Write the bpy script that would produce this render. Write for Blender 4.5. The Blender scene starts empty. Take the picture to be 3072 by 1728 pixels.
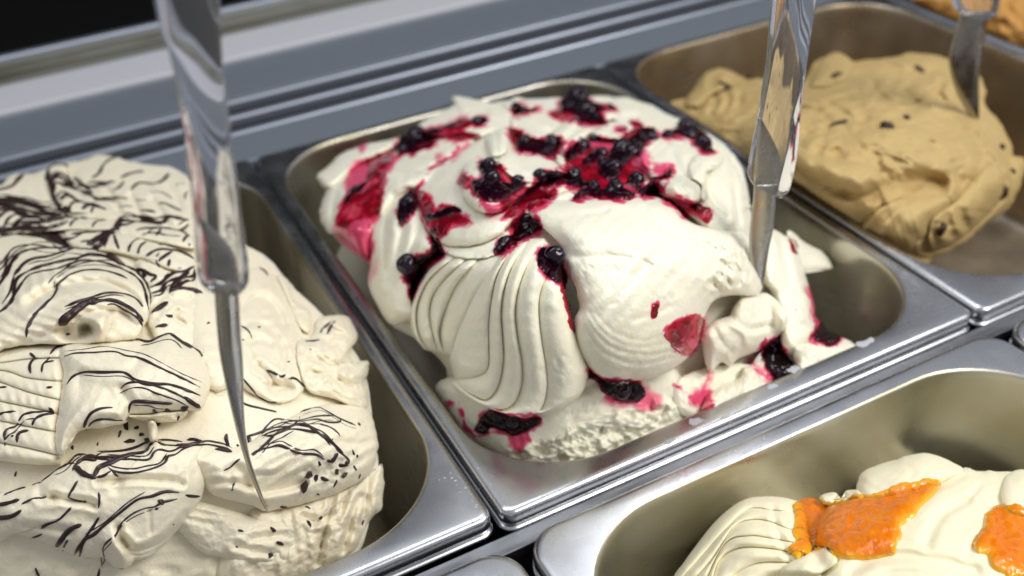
import bpy, bmesh, math, random
import numpy as np
from mathutils import Vector, Matrix
from mathutils.bvhtree import BVHTree
S = bpy.context.scene
COL = S.collection
rnd = random.Random(7)
MM = 0.001
# ------------------------------------------------------------------ camera, world, light, exposure
FPX, PW, PH = 3129.8, 3072.0, 1728.0
CAM = np.array([0.11655, -0.26487, 0.32069])
CR = np.array([[0.88499, 0.30691, 0.35014], [0.46279, 0.49718, 0.73392], [0.05117, -0.81155, -0.58203]])
CR = np.array([[0.884991383432968, -0.306911821923136, 0.35013623750366435],
               [-0.46278724487846756, -0.49717959581324217, 0.7339212597307551],
               [-0.05116851793044794, -0.8115525756664211, -0.582034534801844]])
CAM = np.array([-0.11655, -0.26487, 0.32069])
cd = bpy.data.cameras.new('camera')
cam = bpy.data.objects.new('camera', cd)
COL.objects.link(cam)
S.camera = cam
cm = Matrix.Identity(4)
for i in range(3):
    cm[i][0] = CR[i][0]; cm[i][1] = -CR[i][1]; cm[i][2] = -CR[i][2]; cm[i][3] = CAM[i]
cam.matrix_world = cm
cd.sensor_width = 36.0
cd.lens = FPX / PW * 36.0
cd.clip_start = 0.01
cd.clip_end = 50
cd.dof.use_dof = True
cd.dof.focus_distance = 0.395
cd.dof.aperture_fstop = 7.2

w = bpy.data.worlds.new('World')
S.world = w
w.use_nodes = True
w.node_tree.nodes['Background'].inputs[0].default_value = (0.78, 0.80, 0.86, 1)
w.node_tree.nodes['Background'].inputs[1].default_value = 0.42
S.view_settings.view_transform = 'Standard'
S.view_settings.look = 'None'
S.view_settings.gamma = 1
S.view_settings.exposure = 0.14


def area(name, loc, target, sx, sy, power, color):
    l = bpy.data.lights.new(name, 'AREA')
    l.shape = 'RECTANGLE'; l.size = sx; l.size_y = sy; l.energy = power; l.color = color
    o = bpy.data.objects.new(name, l)
    COL.objects.link(o)
    o.location = loc
    o.rotation_euler = (Vector(target) - Vector(loc)).to_track_quat('-Z', 'Y').to_euler()
    return o


area('ceiling_lamp', (0.66, -0.50, 1.0), (0.1, 0.12, 0), 0.75, 0.4, 12.5, (1, 0.975, 0.92))
area('case_lamp', (0.10, 0.42, 1.1), (0.1, 0.12, 0), 1.2, 0.2, 4.5, (0.96, 0.98, 1))

# ------------------------------------------------------------------ geometry helpers


def rays(uv):
    uv = np.asarray(uv, float)
    d = np.stack([uv[..., 0] - PW / 2, uv[..., 1] - PH / 2, np.full(uv.shape[:-1], FPX)], -1) @ CR.T
    return d / np.linalg.norm(d, axis=-1, keepdims=True)


def at(uv, h):
    """photo pixel (3072 frame) and height above the rim plane in mm -> point in metres"""
    d = rays(uv)
    t = (np.asarray(h, float) * MM - CAM[2]) / d[..., 2]
    return CAM + d * t[..., None]


def px(P):
    q = (np.asarray(P) - CAM) @ CR
    return np.stack([q[..., 0] / q[..., 2] * FPX + PW / 2, q[..., 1] / q[..., 2] * FPX + PH / 2], -1)


REG = {'1': (0, 0, 1.677), '2': (0, 800, 1.5615), '3': (900, 200, 2.07), '4': (1600, 200, 2.07), '5': (1100, 700, 1.811),
       '6': (1700, 700, 1.811), '7': (2000, 0, 1.8116), '8': (1900, 1100, 2.198), 'B1': (1240, 260, 2.898),
       'B2': (1700, 260, 2.898), 'A1': (0, 450, 2.898), 'A2': (0, 900, 2.898), 'A3': (600, 800, 2.4145),
       'A4': (0, 1300, 3.385), 'A5': (550, 1200, 2.745), 'H': (2672, 0, 3.6225), '0': (0, 0, 1.0), 'F': (1100, 1200, 2.744)}


def T(reg, s):
    x0, y0, k = REG[reg]
    p = np.array([[float(c) for c in q.split(',')] for q in s.split()])
    return p / k + np.array([x0, y0])


def spline(p, n, closed=False):
    """Catmull-Rom through the points, resampled to n points evenly by length"""
    p = np.asarray(p, float)
    m = len(p)
    if m == 2 and not closed:
        t = np.linspace(0, 1, n)[:, None]
        return p[0] * (1 - t) + p[1] * t
    if closed:
        q = np.vstack([p[-1], p, p[0], p[1]])
        segs = m
    else:
        q = np.vstack([2 * p[0] - p[1], p, 2 * p[-1] - p[-2]])
        segs = m - 1
    out = []
    tt = np.linspace(0, 1, 14, endpoint=False)[:, None]
    for i in range(segs):
        a, b, c, d = q[i], q[i + 1], q[i + 2], q[i + 3]
        out.append(0.5 * (2 * b + (c - a) * tt + (2 * a - 5 * b + 4 * c - d) * tt ** 2 + (3 * b - a - 3 * c + d) * tt ** 3))
    out = np.vstack(out + [q[-2:-1] if not closed else p[:1]])
    L = np.r_[0, np.cumsum(np.linalg.norm(np.diff(out, axis=0), axis=1))]
    s = np.linspace(0, L[-1], n, endpoint=not closed)
    return np.stack([np.interp(s, L, out[:, k]) for k in range(out.shape[1])], 1)


def hash3(i, j, k, seed):
    h = (i * 374761393 + j * 668265263 + k * 2147483647 + seed * 974634777) & 0xffffffff
    h = ((h ^ (h >> 13)) * 1274126177) & 0xffffffff
    h = ((h ^ (h >> 16)) * 2246822519) & 0xffffffff
    return ((h ^ (h >> 15)) & 0xffff) / 32767.5 - 1


def noise(P, scale, seed=0):
    """value noise, -1..1; P (...,3) in metres, scale = feature size in mm"""
    P = np.asarray(P) / (scale * MM)
    I = np.floor(P).astype(np.int64)
    f = P - I
    f = f * f * f * (f * (f * 6 - 15) + 10)
    r = 0
    for a in (0, 1):
        for b in (0, 1):
            for c in (0, 1):
                wgt = (f[..., 0] if a else 1 - f[..., 0]) * (f[..., 1] if b else 1 - f[..., 1]) * (f[..., 2] if c else 1 - f[..., 2])
                r = r + wgt * hash3(I[..., 0] + a, I[..., 1] + b, I[..., 2] + c, seed)
    return r


def fbm(P, scale, seed=0, oct=3):
    return sum(noise(P, scale / 2 ** k, seed + k) * 0.5 ** k for k in range(oct))


def segdist(pts, line, closed=False):
    """smallest pixel distance of pts (n,2) to a polyline"""
    a = line if closed else line[:-1]
    b = np.roll(line, -1, 0) if closed else line[1:]
    best = np.full(len(pts), 1e9)
    for p, q in zip(a, b):
        d = q - p
        L = d @ d + 1e-9
        t = np.clip(((pts - p) @ d) / L, 0, 1)
        e = pts - p - t[:, None] * d
        best = np.minimum(best, e[:, 0] ** 2 + e[:, 1] ** 2)
    return np.sqrt(best)


def inside(pts, poly):
    x, y = pts[:, 0], pts[:, 1]
    c = np.zeros(len(pts), bool)
    j = len(poly) - 1
    for i in range(len(poly)):
        xi, yi = poly[i]; xj, yj = poly[j]
        m = ((yi > y) != (yj > y)) & (x < (xj - xi) * (y - yi) / (yj - yi + 1e-12) + xi)
        c ^= m
        j = i
    return c


def obj(name, V, F, mat, parent=None, smooth=True, loc=None):
    me = bpy.data.meshes.new(name)
    V = np.asarray(V, float)
    me.from_pydata([tuple(v) for v in V], [], [tuple(int(i) for i in f) for f in F])
    me.validate()
    if smooth:
        me.polygons.foreach_set('use_smooth', [True] * len(me.polygons))
    me.materials.append(mat)
    o = bpy.data.objects.new(name, me)
    COL.objects.link(o)
    if parent:
        o.parent = parent
        o.matrix_parent_inverse = Matrix.Translation(-Vector(parent.location))
    return o


def thing(name, label, cat, loc=(0, 0, 0), group=None):
    o = bpy.data.objects.new(name, None)
    o.empty_display_size = 0.02
    COL.objects.link(o)
    o.location = loc
    tag(o, label, cat, group)
    return o


def tag(o, label=None, cat=None, group=None, kind=None):
    for k, v in (('label', label), ('category', cat), ('group', group), ('kind', kind)):
        if v:
            o[k] = v
    return o


def gridfaces(nr, nc, wrap=False, base=0):
    F = []
    for i in range(nr - 1):
        for j in range(nc if wrap else nc - 1):
            a = base + i * nc + j
            b = base + i * nc + (j + 1) % nc
            F.append((a, b, b + nc, a + nc))
    return F


def box(x0, x1, y0, y1, z0, z1, bevel=0.0):
    bm = bmesh.new()
    bmesh.ops.create_cube(bm, size=1)
    for v in bm.verts:
        v.co = Vector((x0 + (v.co.x + .5) * (x1 - x0), y0 + (v.co.y + .5) * (y1 - y0), z0 + (v.co.z + .5) * (z1 - z0)))
    if bevel:
        bmesh.ops.bevel(bm, geom=bm.edges[:], offset=bevel, segments=3, affect='EDGES', profile=.5)
    V = [v.co[:] for v in bm.verts]
    F = [[v.index for v in f.verts] for f in bm.faces]
    bm.verts.index_update()
    F = [[v.index for v in f.verts] for f in bm.faces]
    bm.free()
    return V, F

# ------------------------------------------------------------------ materials


def mat(name, color, rough=.5, metal=0., spec=.5, sss=0., sssr=(1, .7, .5), sssscale=.002, trans=0., ior=1.45, coat=0., bump=None, cnoise=None, rnoise=None):
    m = bpy.data.materials.new(name)
    m.use_nodes = True
    nt = m.node_tree
    b = nt.nodes['Principled BSDF']
    b.inputs['Base Color'].default_value = (*color, 1)
    b.inputs['Roughness'].default_value = rough
    b.inputs['Metallic'].default_value = metal
    b.inputs['Specular IOR Level'].default_value = spec
    b.inputs['IOR'].default_value = ior
    b.inputs['Transmission Weight'].default_value = trans
    b.inputs['Coat Weight'].default_value = coat
    if sss:
        b.inputs['Subsurface Weight'].default_value = sss
        b.inputs['Subsurface Radius'].default_value = sssr
        b.inputs['Subsurface Scale'].default_value = sssscale
    tc = nt.nodes.new('ShaderNodeTexCoord')

    def tex(scale, detail=3, stretch=None):
        n = nt.nodes.new('ShaderNodeTexNoise')
        n.inputs['Scale'].default_value = scale
        n.inputs['Detail'].default_value = detail
        src = tc.outputs['Object']
        if stretch:
            mp = nt.nodes.new('ShaderNodeMapping')
            mp.inputs['Scale'].default_value = stretch
            nt.links.new(src, mp.inputs['Vector'])
            src = mp.outputs['Vector']
        nt.links.new(src, n.inputs['Vector'])
        return n
    if cnoise:   # (scale, other colour, lo, hi, stretch)
        n = tex(cnoise[0], 5, cnoise[4] if len(cnoise) > 4 else None)
        r = nt.nodes.new('ShaderNodeMapRange')
        r.inputs['From Min'].default_value = cnoise[2]
        r.inputs['From Max'].default_value = cnoise[3]
        mx = nt.nodes.new('ShaderNodeMix')
        mx.data_type = 'RGBA'
        mx.inputs['A'].default_value = (*color, 1)
        mx.inputs['B'].default_value = (*cnoise[1], 1)
        nt.links.new(n.outputs['Fac'], r.inputs['Value'])
        nt.links.new(r.outputs['Result'], mx.inputs['Factor'])
        nt.links.new(mx.outputs['Result'], b.inputs['Base Color'])
    if rnoise:   # (scale, lo, hi, stretch)
        n = tex(rnoise[0], 6, rnoise[3] if len(rnoise) > 3 else None)
        r = nt.nodes.new('ShaderNodeMapRange')
        r.inputs['From Min'].default_value = .35
        r.inputs['From Max'].default_value = .65
        r.inputs['To Min'].default_value = rnoise[1]
        r.inputs['To Max'].default_value = rnoise[2]
        nt.links.new(n.outputs['Fac'], r.inputs['Value'])
        nt.links.new(r.outputs['Result'], b.inputs['Roughness'])
    if bump:     # list of (scale, distance mm, stretch)
        prev = None
        for bp in bump:
            n = tex(bp[0], 4, bp[2] if len(bp) > 2 else None)
            k = nt.nodes.new('ShaderNodeBump')
            k.inputs['Strength'].default_value = 1
            k.inputs['Distance'].default_value = bp[1] * MM
            nt.links.new(n.outputs['Fac'], k.inputs['Height'])
            if prev:
                nt.links.new(prev.outputs['Normal'], k.inputs['Normal'])
            prev = k
        nt.links.new(prev.outputs['Normal'], b.inputs['Normal'])
    return m


def stain(m, c_thin, c_full):
    """colour the material by the painted 'stain' attribute (syrup soaked into the surface)"""
    nt = m.node_tree
    b = nt.nodes['Principled BSDF']
    a = nt.nodes.new('ShaderNodeAttribute')
    a.attribute_name = 'stain'
    cr = nt.nodes.new('ShaderNodeValToRGB')
    cr.color_ramp.elements[0].color = (*b.inputs['Base Color'].default_value[:3], 1)
    cr.color_ramp.elements[0].position = 0.02
    e = cr.color_ramp.elements.new(.45)
    e.color = (*c_thin, 1)
    cr.color_ramp.elements[-1].color = (*c_full, 1)
    nt.links.new(a.outputs['Fac'], cr.inputs['Fac'])
    nt.links.new(cr.outputs['Color'], b.inputs['Base Color'])
    return m


M = {}
M['steel'] = mat('brushed_steel', (.60, .61, .64), .28, 1, rnoise=(60, .24, .31), cnoise=(30, (.47, .48, .50), .52, .72), bump=[(900, .012, (1, .06, 1))])
M['wall_cream'] = mat('smear_reflection_steel', (.54, .52, .46), .32, .9, rnoise=(18, .22, .45), bump=[(14, .5), (700, .015, (1, 1, .05))], cnoise=(16, (.40, .37, .27), .42, .66))  # gelato smears, plus the gelato's warm reflection painted into the steel colour
M['wall_brown'] = mat('caramel_smear_reflection_steel', (.46, .39, .30), .4, .8, rnoise=(25, .25, .5), bump=[(14, .5)], cnoise=(12, (.34, .25, .14), .40, .66))  # caramel smears and brown gelato reflection, both put into the colour
M['bar'] = mat('scratched_steel', (.26, .27, .29), .45, 1, bump=[(500, .1, (.04, 1, 1)), (300, .06)], cnoise=(120, (.10, .10, .11), .45, .65, (.15, 1, 1)))
M['counter'] = mat('grey_anodised_metal', (.23, .265, .31), .42, .5)
M['rail'] = mat('rail_metal', (.42, .46, .54), .33, .8)
M['groove'] = mat('dark_rubber', (.012, .013, .016), .8, 0, .1)
M['white'] = mat('white_enamel', (.50, .50, .54), .4)
M['beige'] = mat('brushed_channel', (.30, .30, .26), .4, .5, cnoise=(30, (.14, .14, .09), .5, .7, (.3, 1, 1)))
M['black'] = mat('black_void', (.004, .004, .004), .6)
M['blade'] = mat('spatula_steel', (.40, .385, .36), .32, 1, bump=[(400, .03, (1, 1, .05))], rnoise=(90, .2, .4))
M['acrylic'] = mat('clear_acrylic', (.93, .93, .97), .05, 0, trans=.96, ior=1.30)
CREAM = (.88, .85, .70)
M['cream'] = stain(mat('white_gelato', CREAM, .34, 0, .45, sss=.5, sssr=(1, .78, .28), sssscale=.0018, bump=[(130, .35), (420, .35), (1300, .1)]), (.80, .10, .22), (.36, .005, .03))
M['strac'] = mat('cream_gelato', (.86, .79, .62), .34, 0, .45, sss=.5, sssr=(1, .78, .28), sssscale=.0018, bump=[(130, .35), (420, .35), (1300, .1)])
M['caramel'] = mat('caramel_gelato', (.50, .36, .155), .45, 0, .3, sss=.15, sssr=(1, .6, .3), sssscale=.001, bump=[(300, .25)])
M['amber'] = mat('amber_gelato', (.50, .26, .07), .45, 0, .3, bump=[(300, .25)])
M['vanilla'] = mat('vanilla_gelato', (.88, .82, .60), .45, 0, .35, sss=.5, sssr=(1, .78, .28), sssscale=.0018, bump=[(350, .15)])
M['choc'] = mat('dark_chocolate', (.030, .012, .012), .34, 0, .5)
M['chip'] = mat('chocolate_chip', (.035, .016, .008), .5)
M['berry'] = mat('blueberry_skin', (.010, .002, .010), .13, 0, .5, bump=[(200, .25)])
M['jam'] = stain(mat('dark_berry_jam', (.34, .004, .022), .10, 0, .32, bump=[(300, .2)]), (.045, .001, .008), (.006, .001, .004))
M['syrup'] = stain(mat('red_berry_syrup', (.68, .09, .15), .14, 0, .45, sss=.3, sssr=(1, .1, .1), sssscale=.0015, bump=[(220, .15)]), (.44, .006, .030), (.18, .002, .010))
M['marm'] = stain(mat('orange_marmalade', (.92, .58, .05), .07, 0, .55, sss=.6, sssr=(1, .35, .04), sssscale=.004, coat=.2, bump=[(240, .8), (600, .3)]), (.92, .36, .006), (.80, .20, .002))
M['smear'] = mat('dried_cream_smear', (.5, .51, .55), .6, .3)

# ------------------------------------------------------------------ the display case


def strip(name, y0, y1, z0, z1, m, parent, bev=.8, x0=-.9, x1=1.7):
    V, F = box(x0, x1, y0 * MM, y1 * MM, z0 * MM, z1 * MM, bev * MM)
    return obj(name, V, F, m, parent, smooth=False)


case = thing('display_case', 'blue grey metal ledge with ribbed rails and white strip behind the gelato pans', 'display case', (0, .4, -.01))
strip('ledge_strip', 361.5, 401, -14, -2.5, M['counter'], case)
strip('rail_bed', 401.5, 466, -30, -9, M['groove'], case)
for yy in (406, 432, 458.5):
    strip('track_rail', yy - 3.2, yy + 4, -12, -1.5, M['rail'], case, 2.2)
strip('rear_ledge', 464.5, 531, -14, -3, M['counter'], case, 1)
strip('white_strip', 532, 584, -14, 0, M['white'], case, 2)
strip('glass_channel', 585, 606, -12, -3, M['beige'], case)
strip('channel_slot', 606.5, 612.5, -12, -7, M['groove'], case)
strip('outer_channel', 613, 640, -12, -2, M['beige'], case)
strip('edge_trim', 640.5, 650, -12, 1, M['rail'], case, 2)
tub = tag(obj('case_floor', *box(-.9, 1.7, -.5, .36, -.16, -.14), M['groove'], smooth=False), kind='structure')
back = tag(obj('dark_floor', *box(-2.5, 4, .655, 2.6, -.5, -.45), M['black'], smooth=False), kind='structure')
wall = tag(obj('dark_wall', *box(-2.5, 4, 2.6, 2.7, -.44, 2.5), M['black'], smooth=False), kind='structure')
bar = tag(obj('support_bar', *box(-.6, 1.2, -.0105, -.0015, -.03, -.0085, .0006), M['bar'], smooth=False), 'scratched steel support bar between the two rows of pans', 'support bar')

# ------------------------------------------------------------------ steel pans


def rrect(x0, x1, y0, y1, r, z, n=14, ns=10):
    P = []
    for (cx, cy, a0, ex) in ((x1 - r, y0 + r, -90, (x1, y1 - r)), (x1 - r, y1 - r, 0, (x0 + r, y1)), (x0 + r, y1 - r, 90, (x0, y0 + r)), (x0 + r, y0 + r, 180, (x1 - r, y0))):
        for k in range(n + 1):
            a = math.radians(a0 + 90 * k / n)
            P.append((cx + r * math.cos(a), cy + r * math.sin(a), z))
        p = P[-1]
        for k in range(1, ns):
            P.append((p[0] + (ex[0] - p[0]) * k / ns, p[1] + (ex[1] - p[1]) * k / ns, z))
    return P


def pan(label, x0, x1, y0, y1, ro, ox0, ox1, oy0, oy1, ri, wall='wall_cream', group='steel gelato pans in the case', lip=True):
    t = thing('steel_pan', label, 'steel pan', ((x0 + x1) / 2 * MM, (y0 + y1) / 2 * MM, -.12), group)

    def loops(spec):
        V = []
        for (o, d, r, z) in spec:
            if o:
                V.append(rrect(x0 + d, x1 - d, y0 + d, y1 - d, max(r - d, 1), z))
            else:
                V.append(rrect(ox0 + d, ox1 - d, oy0 + d, oy1 - d, max(ri - d, 4), z))
        V = np.array(V) * MM
        return V.reshape(-1, 3), gridfaces(len(spec), len(rrect(0, 1, 0, 1, .1, 0)), True)
    basin = [(0, d, 0, z) for d, z in ((30, -119), (16, -118.5), (9, -115), (6, -108), (5, -90), (4, -70), (3, -50), (2, -25), (1.2, -6), (.9, -3), (.45, -1.2), (0, -.5), (-.8, -.12))]
    V, F = loops(basin)
    n = len(rrect(0, 1, 0, 1, .1, 0))
    F += [(0, i + 1, i) for i in range(1, n - 1)]
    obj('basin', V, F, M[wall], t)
    rim = [(0, -.8, 0, -.12), (0, -2, 0, .05), (1, 3.4, ro + 1, .12), (1, 2.2, ro, 0), (1, 1.2, ro, -.35), (1, .45, ro, -1.0), (1, .08, ro, -1.9), (1, 0, ro, -3), (1, 0, ro, -6.4), (1, .4, ro, -7.0), (1, 2.6, ro, -7.3)]
    if lip:
        rim += [(1, 2.6, ro, -8.2), (1, .6, ro, -8.6), (1, -.5, ro, -9.2), (1, -.9, ro, -10), (1, -.5, ro, -10.9), (1, 1.5, ro, -11.5)]
    V, F = loops(rim)
    obj('rim', V, F, M['steel'], t)
    return t


pan('steel pan holding the white gelato with berry sauce', 0, 262, 0, 360, 6, 6.5, 255, 11.5, 353.5, 50)
pan('steel pan at left holding the chocolate striped gelato', -265, -3.2, 2.5, 361, 6, -259, -9.7, 14, 354, 52)
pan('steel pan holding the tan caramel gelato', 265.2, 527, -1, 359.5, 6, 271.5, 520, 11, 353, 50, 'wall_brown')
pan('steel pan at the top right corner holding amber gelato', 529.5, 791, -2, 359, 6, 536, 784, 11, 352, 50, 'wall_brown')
pan('steel pan in front holding the gelato with orange marmalade', .6, 258.6, -371, -11.8, 15, 8, 251, -361, -21.5, 50)
pan('steel pan corner at the bottom edge left of the marmalade pan', -262, -4.4, -371, -11.8, 15, -255, -30, -361, -31, 40)
pan('steel pan corner at the right edge below the caramel pan', 262.5, 521, -371, -14, 15, 270, 514, -361, -24, 50)

SP = []
for q in T('F', '770,760 640,640 700,640 765,640 820,680 842,765 905,862 868,832 655,172 915,560 1020,690 880,1005 600,655 730,665 860,775 815,720 690,600 740,700 895,880 640,185'):
    SP.append((at(q, .1), rnd.uniform(.25, .7), rnd.uniform(.6, 1.6)))
for q, r_ in zip(T('6', '700,1020 1230,740 560,1130 860,1000 1120,830 1600,600 1650,580'), (2.2, 2.4, 1.6, 1.2, 1.5, 2.4, 1.6)):
    SP.append((at(q, .1), r_, 1.6))
V, F = [], []
for c_, r_, e_ in SP:
    b0 = len(V)
    V.append(c_ + np.array([0, 0, .25 * MM]))
    for k in range(10):
        a_ = 2 * math.pi * k / 10
        rr = r_ * MM * (1 + .35 * rnd.uniform(-1, 1))
        V.append(c_ + np.array([rr * math.cos(a_) * e_, rr * math.sin(a_), -.02 * MM]))
        F.append((b0, b0 + 1 + k, b0 + 1 + (k + 1) % 10))
tag(obj('dried_spots', V, F, M['smear']), 'dried cream spots on the front corners of the steel pan rims', 'dried spots', kind='stuff')

# ------------------------------------------------------------------ gelato sculpting tools


class Env:
    """smooth height of a gelato heap above the rim, through a few measured heights (thin-plate interpolation)"""

    def __init__(self, pts):
        p = np.array(pts, float)
        self.c = p[:, :2] / 500
        n = len(p)
        A = np.zeros((n + 3, n + 3))
        A[:n, :n] = self.k(np.linalg.norm(self.c[:, None] - self.c[None], axis=2)) + np.eye(n) * .002
        A[:n, n] = 1; A[:n, n + 1:] = self.c
        A[n, :n] = 1; A[n + 1:, :n] = self.c.T
        self.w = np.linalg.solve(A, np.r_[p[:, 2], 0, 0, 0])

    @staticmethod
    def k(r):
        return r * r * np.log(r + 1e-9)

    def __call__(self, uv):
        q = np.asarray(uv) / 500
        sh = q.shape[:-1]
        q = q.reshape(-1, 2)
        z = self.k(np.linalg.norm(q[:, None] - self.c[None], axis=2)) @ self.w[:-3] + self.w[-3] + q @ self.w[-2:]
        return z.reshape(sh)


def mesh_quads(name, V, F, m, parent):
    """fast mesh from arrays: V (n,3), F (m,4)"""
    me = bpy.data.meshes.new(name)
    V = np.asarray(V, np.float32)
    F = np.asarray(F, np.int32)
    k = F.shape[1]
    me.vertices.add(len(V)); me.vertices.foreach_set('co', V.ravel())
    me.loops.add(F.size); me.loops.foreach_set('vertex_index', F.ravel())
    me.polygons.add(len(F)); me.polygons.foreach_set('loop_start', np.arange(0, F.size, k, dtype=np.int32))
    me.update(calc_edges=True)
    me.polygons.foreach_set('use_smooth', [True] * len(F))
    me.materials.append(m)
    o = bpy.data.objects.new(name, me)
    COL.objects.link(o)
    if parent:
        o.parent = parent
        o.matrix_parent_inverse = Matrix.Translation(-Vector(parent.location))
    return o


def gf(nr, nc, wrap):
    i, j = np.meshgrid(np.arange(nr - 1), np.arange(nc if wrap else nc - 1), indexing='ij')
    a = (i * nc + j).ravel(); b = (i * nc + (j + 1) % nc).ravel()
    return np.stack([a, a + nc, b + nc, b], 1)


class Heap:
    def __init__(self, env, m, parent, stains=(), seed=0):
        self.env, self.m, self.parent, self.stains, self.seed = env, m, parent, list(stains), seed
        self.V, self.F, self.n = [], [], 0
        self.k, self.drag, self.ck, self.sw, self.sl = 1.95, .12, 1., .3, 42.
        self.canvas = np.zeros((260, 440))      # how far the folds laid so far stand proud (mm), 8 px cells from (-200, -150)

    def finish(self, name, uv, off, nr, nc, wrap, label=None):
        P = at(uv, self.env(uv)) - rays(uv) * (off * MM)[..., None]
        V = P.reshape(-1, 3)
        F = gf(nr, nc, wrap)
        o = mesh_quads(name, V, F, self.m, self.parent)
        if self.stains:
            q = px(V)
            s = np.zeros(len(V))
            nz = noise(V, 5, 91) * 9 + noise(V, 1.8, 92) * 5
            for poly, wd, amt, closed in self.stains:
                lo, hi = poly.min(0) - wd * 2 - 20, poly.max(0) + wd * 2 + 20
                k = np.where(((q > lo) & (q < hi)).all(1))[0]
                if len(k) == 0:
                    continue
                d = segdist(q[k], poly, closed)
                if closed:
                    d = np.where(inside(q[k], poly), -d, d)
                d = d + nz[k]
                s[k] = np.maximum(s[k], amt * np.clip(1 - d / wd, 0, 1))
            a = o.data.attributes.new('stain', 'FLOAT', 'POINT')
            a.data.foreach_set('value', np.clip(s, 0, 1).astype(np.float32))
        if label:
            o['label'] = label
        self.V.append(V); self.F.append(F + self.n); self.n += len(V)
        return o

    def note(self, uv, d):
        q = ((uv.reshape(-1, 2) - (-200, -150)) / 8).astype(int)
        k = (q[:, 0] >= 0) & (q[:, 1] >= 0) & (q[:, 0] < 440) & (q[:, 1] < 260)
        np.maximum.at(self.canvas, (q[k, 1], q[k, 0]), d.reshape(-1)[k])

    def lying(self, uv):
        c = self.canvas
        for _ in range(6):
            c = (c + np.roll(c, 1, 0) + np.roll(c, -1, 0) + np.roll(c, 1, 1) + np.roll(c, -1, 1)) / 5
        q = np.clip((uv - (-200, -150)) / 8 - .5, 0, (437, 257))
        i = q.astype(int)
        f = q - i
        x, y = i[..., 0], i[..., 1]
        return (c[y, x] * (1 - f[..., 0]) + c[y, x + 1] * f[..., 0]) * (1 - f[..., 1]) + (c[y + 1, x] * (1 - f[..., 0]) + c[y + 1, x + 1] * f[..., 0]) * f[..., 1]

    def relief(self, uv, creases, rough):
        """mm of depth (positive = outwards) from traced creases and torn patches"""
        q = uv.reshape(-1, 2)
        d = np.zeros(len(q))
        for c in creases:
            line, depth, wd = c[0], c[1] * self.ck, c[2]
            g = segdist(q, spline(line, 24) if len(line) > 2 else line)
            if depth > 0 and wd < 14:     # sharp fold: steep, with a small lip beside it
                d -= 1.25 * depth * (np.exp(-(g / wd) ** 1.3) - .25 * np.exp(-((g - 2.2 * wd) / wd) ** 2))
            else:
                d -= depth * np.exp(-(g / wd) ** 2)
        P = at(q, self.env(q))
        th = self.seed * 1.7
        x, y = q[:, 0] * math.cos(th) + q[:, 1] * math.sin(th), q[:, 1] * math.cos(th) - q[:, 0] * math.sin(th)
        drag = np.stack([x / 8 * MM, y / 8 * MM * .09, np.full(len(q), self.seed * .01)], 1)
        pit = fbm(P, 3.2, self.seed + 14, 2)
        d += fbm(P, 26, self.seed + 11, 2) * 1.3 + fbm(P, 9, self.seed + 12, 3) * .35 + fbm(drag, 1.9, self.seed + 13, 3) * self.drag
        ph = (x * .3 + y) / self.sl * 6.283 + 7 * fbm(P, 60, self.seed + 16, 2)
        d += self.sw * (np.sin(ph) - .35 * np.abs(np.sin(ph * .5 + 1))) * np.clip(fbm(P, 34, self.seed + 17, 1) * 1.5 + .35, 0, 1)
        d -= .5 * np.clip(pit - .45, 0, 1) * np.clip(fbm(P, 18, self.seed + 15, 1) + .3, 0, 1)
        for r in rough:               # (outline or None, amp mm, scale mm)
            if r[0] is None:
                wt = 1.
            else:
                e = segdist(q, r[0], True)
                wt = np.clip(np.where(inside(q, r[0]), e / 25 + .4, .4 - e / 25), 0, 1)
            n = fbm(P, r[2], self.seed + 31, 4)
            d += wt * r[1] * (n - .6 * np.abs(fbm(P, r[2] * .7, self.seed + 41, 3)))
        return d.reshape(uv.shape[:-1])

    def blob(self, name, outline, bulge, off=0., p=4., creases=(), rough=(), center=None, N=200, M=56, wob=2.5, skirt=(9, 30), label=None):
        o = spline(outline, N, True)
        bulge *= self.k
        self.seed += 3
        c = np.mean(o, 0) if center is None else np.asarray(center, float)
        ph = at(o, np.zeros(N))
        o = o + (noise(ph, 6, self.seed)[:, None] * wob + noise(ph, 2.5, self.seed + 1)[:, None] * wob * .5) * (o - c) / np.linalg.norm(o - c, axis=1, keepdims=True)
        s = np.linspace(0, 1, M)
        r = np.maximum(1 - (1 - s) ** 1.8, .004)
        uv = c + (o - c)[None] * r[:, None, None]
        on = np.linalg.norm(o.max(0) - o.min(0)) < 430 and name != 'base_block'
        e = segdist(uv.reshape(-1, 2), o[::3], True).reshape(M, N)
        D = min(110., .8 * e.max()) * min(1, 5 / (p + 1))
        tt = np.clip(e / D, 0, 1)
        inf = .7 * np.sqrt(1 - (1 - tt) ** 2.2) + .3 * (1 - r[:, None] ** 2) * np.ones((1, N))
        base = self.lying(uv) + .9 + .2 * off if on else off
        d = base + bulge * inf + self.relief(uv, creases, rough) * (.25 + .75 * np.minimum(tt * 2, 1))
        if name != 'base_block':
            self.note(uv, d)
        # the back of the lobe: drawn in under it
        bk = [(.985, -1.5), (.94, -4 if on else -skirt[0]), (.86, -9 if on else -skirt[1])]
        uv = np.concatenate([uv] + [(c + (o - c) * f)[None] for f, _ in bk])
        d = np.concatenate([d] + [(d[M - 1] + g)[None] for _, g in bk])
        return self.finish(name, uv, d, M + 3, N, True, label)

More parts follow.
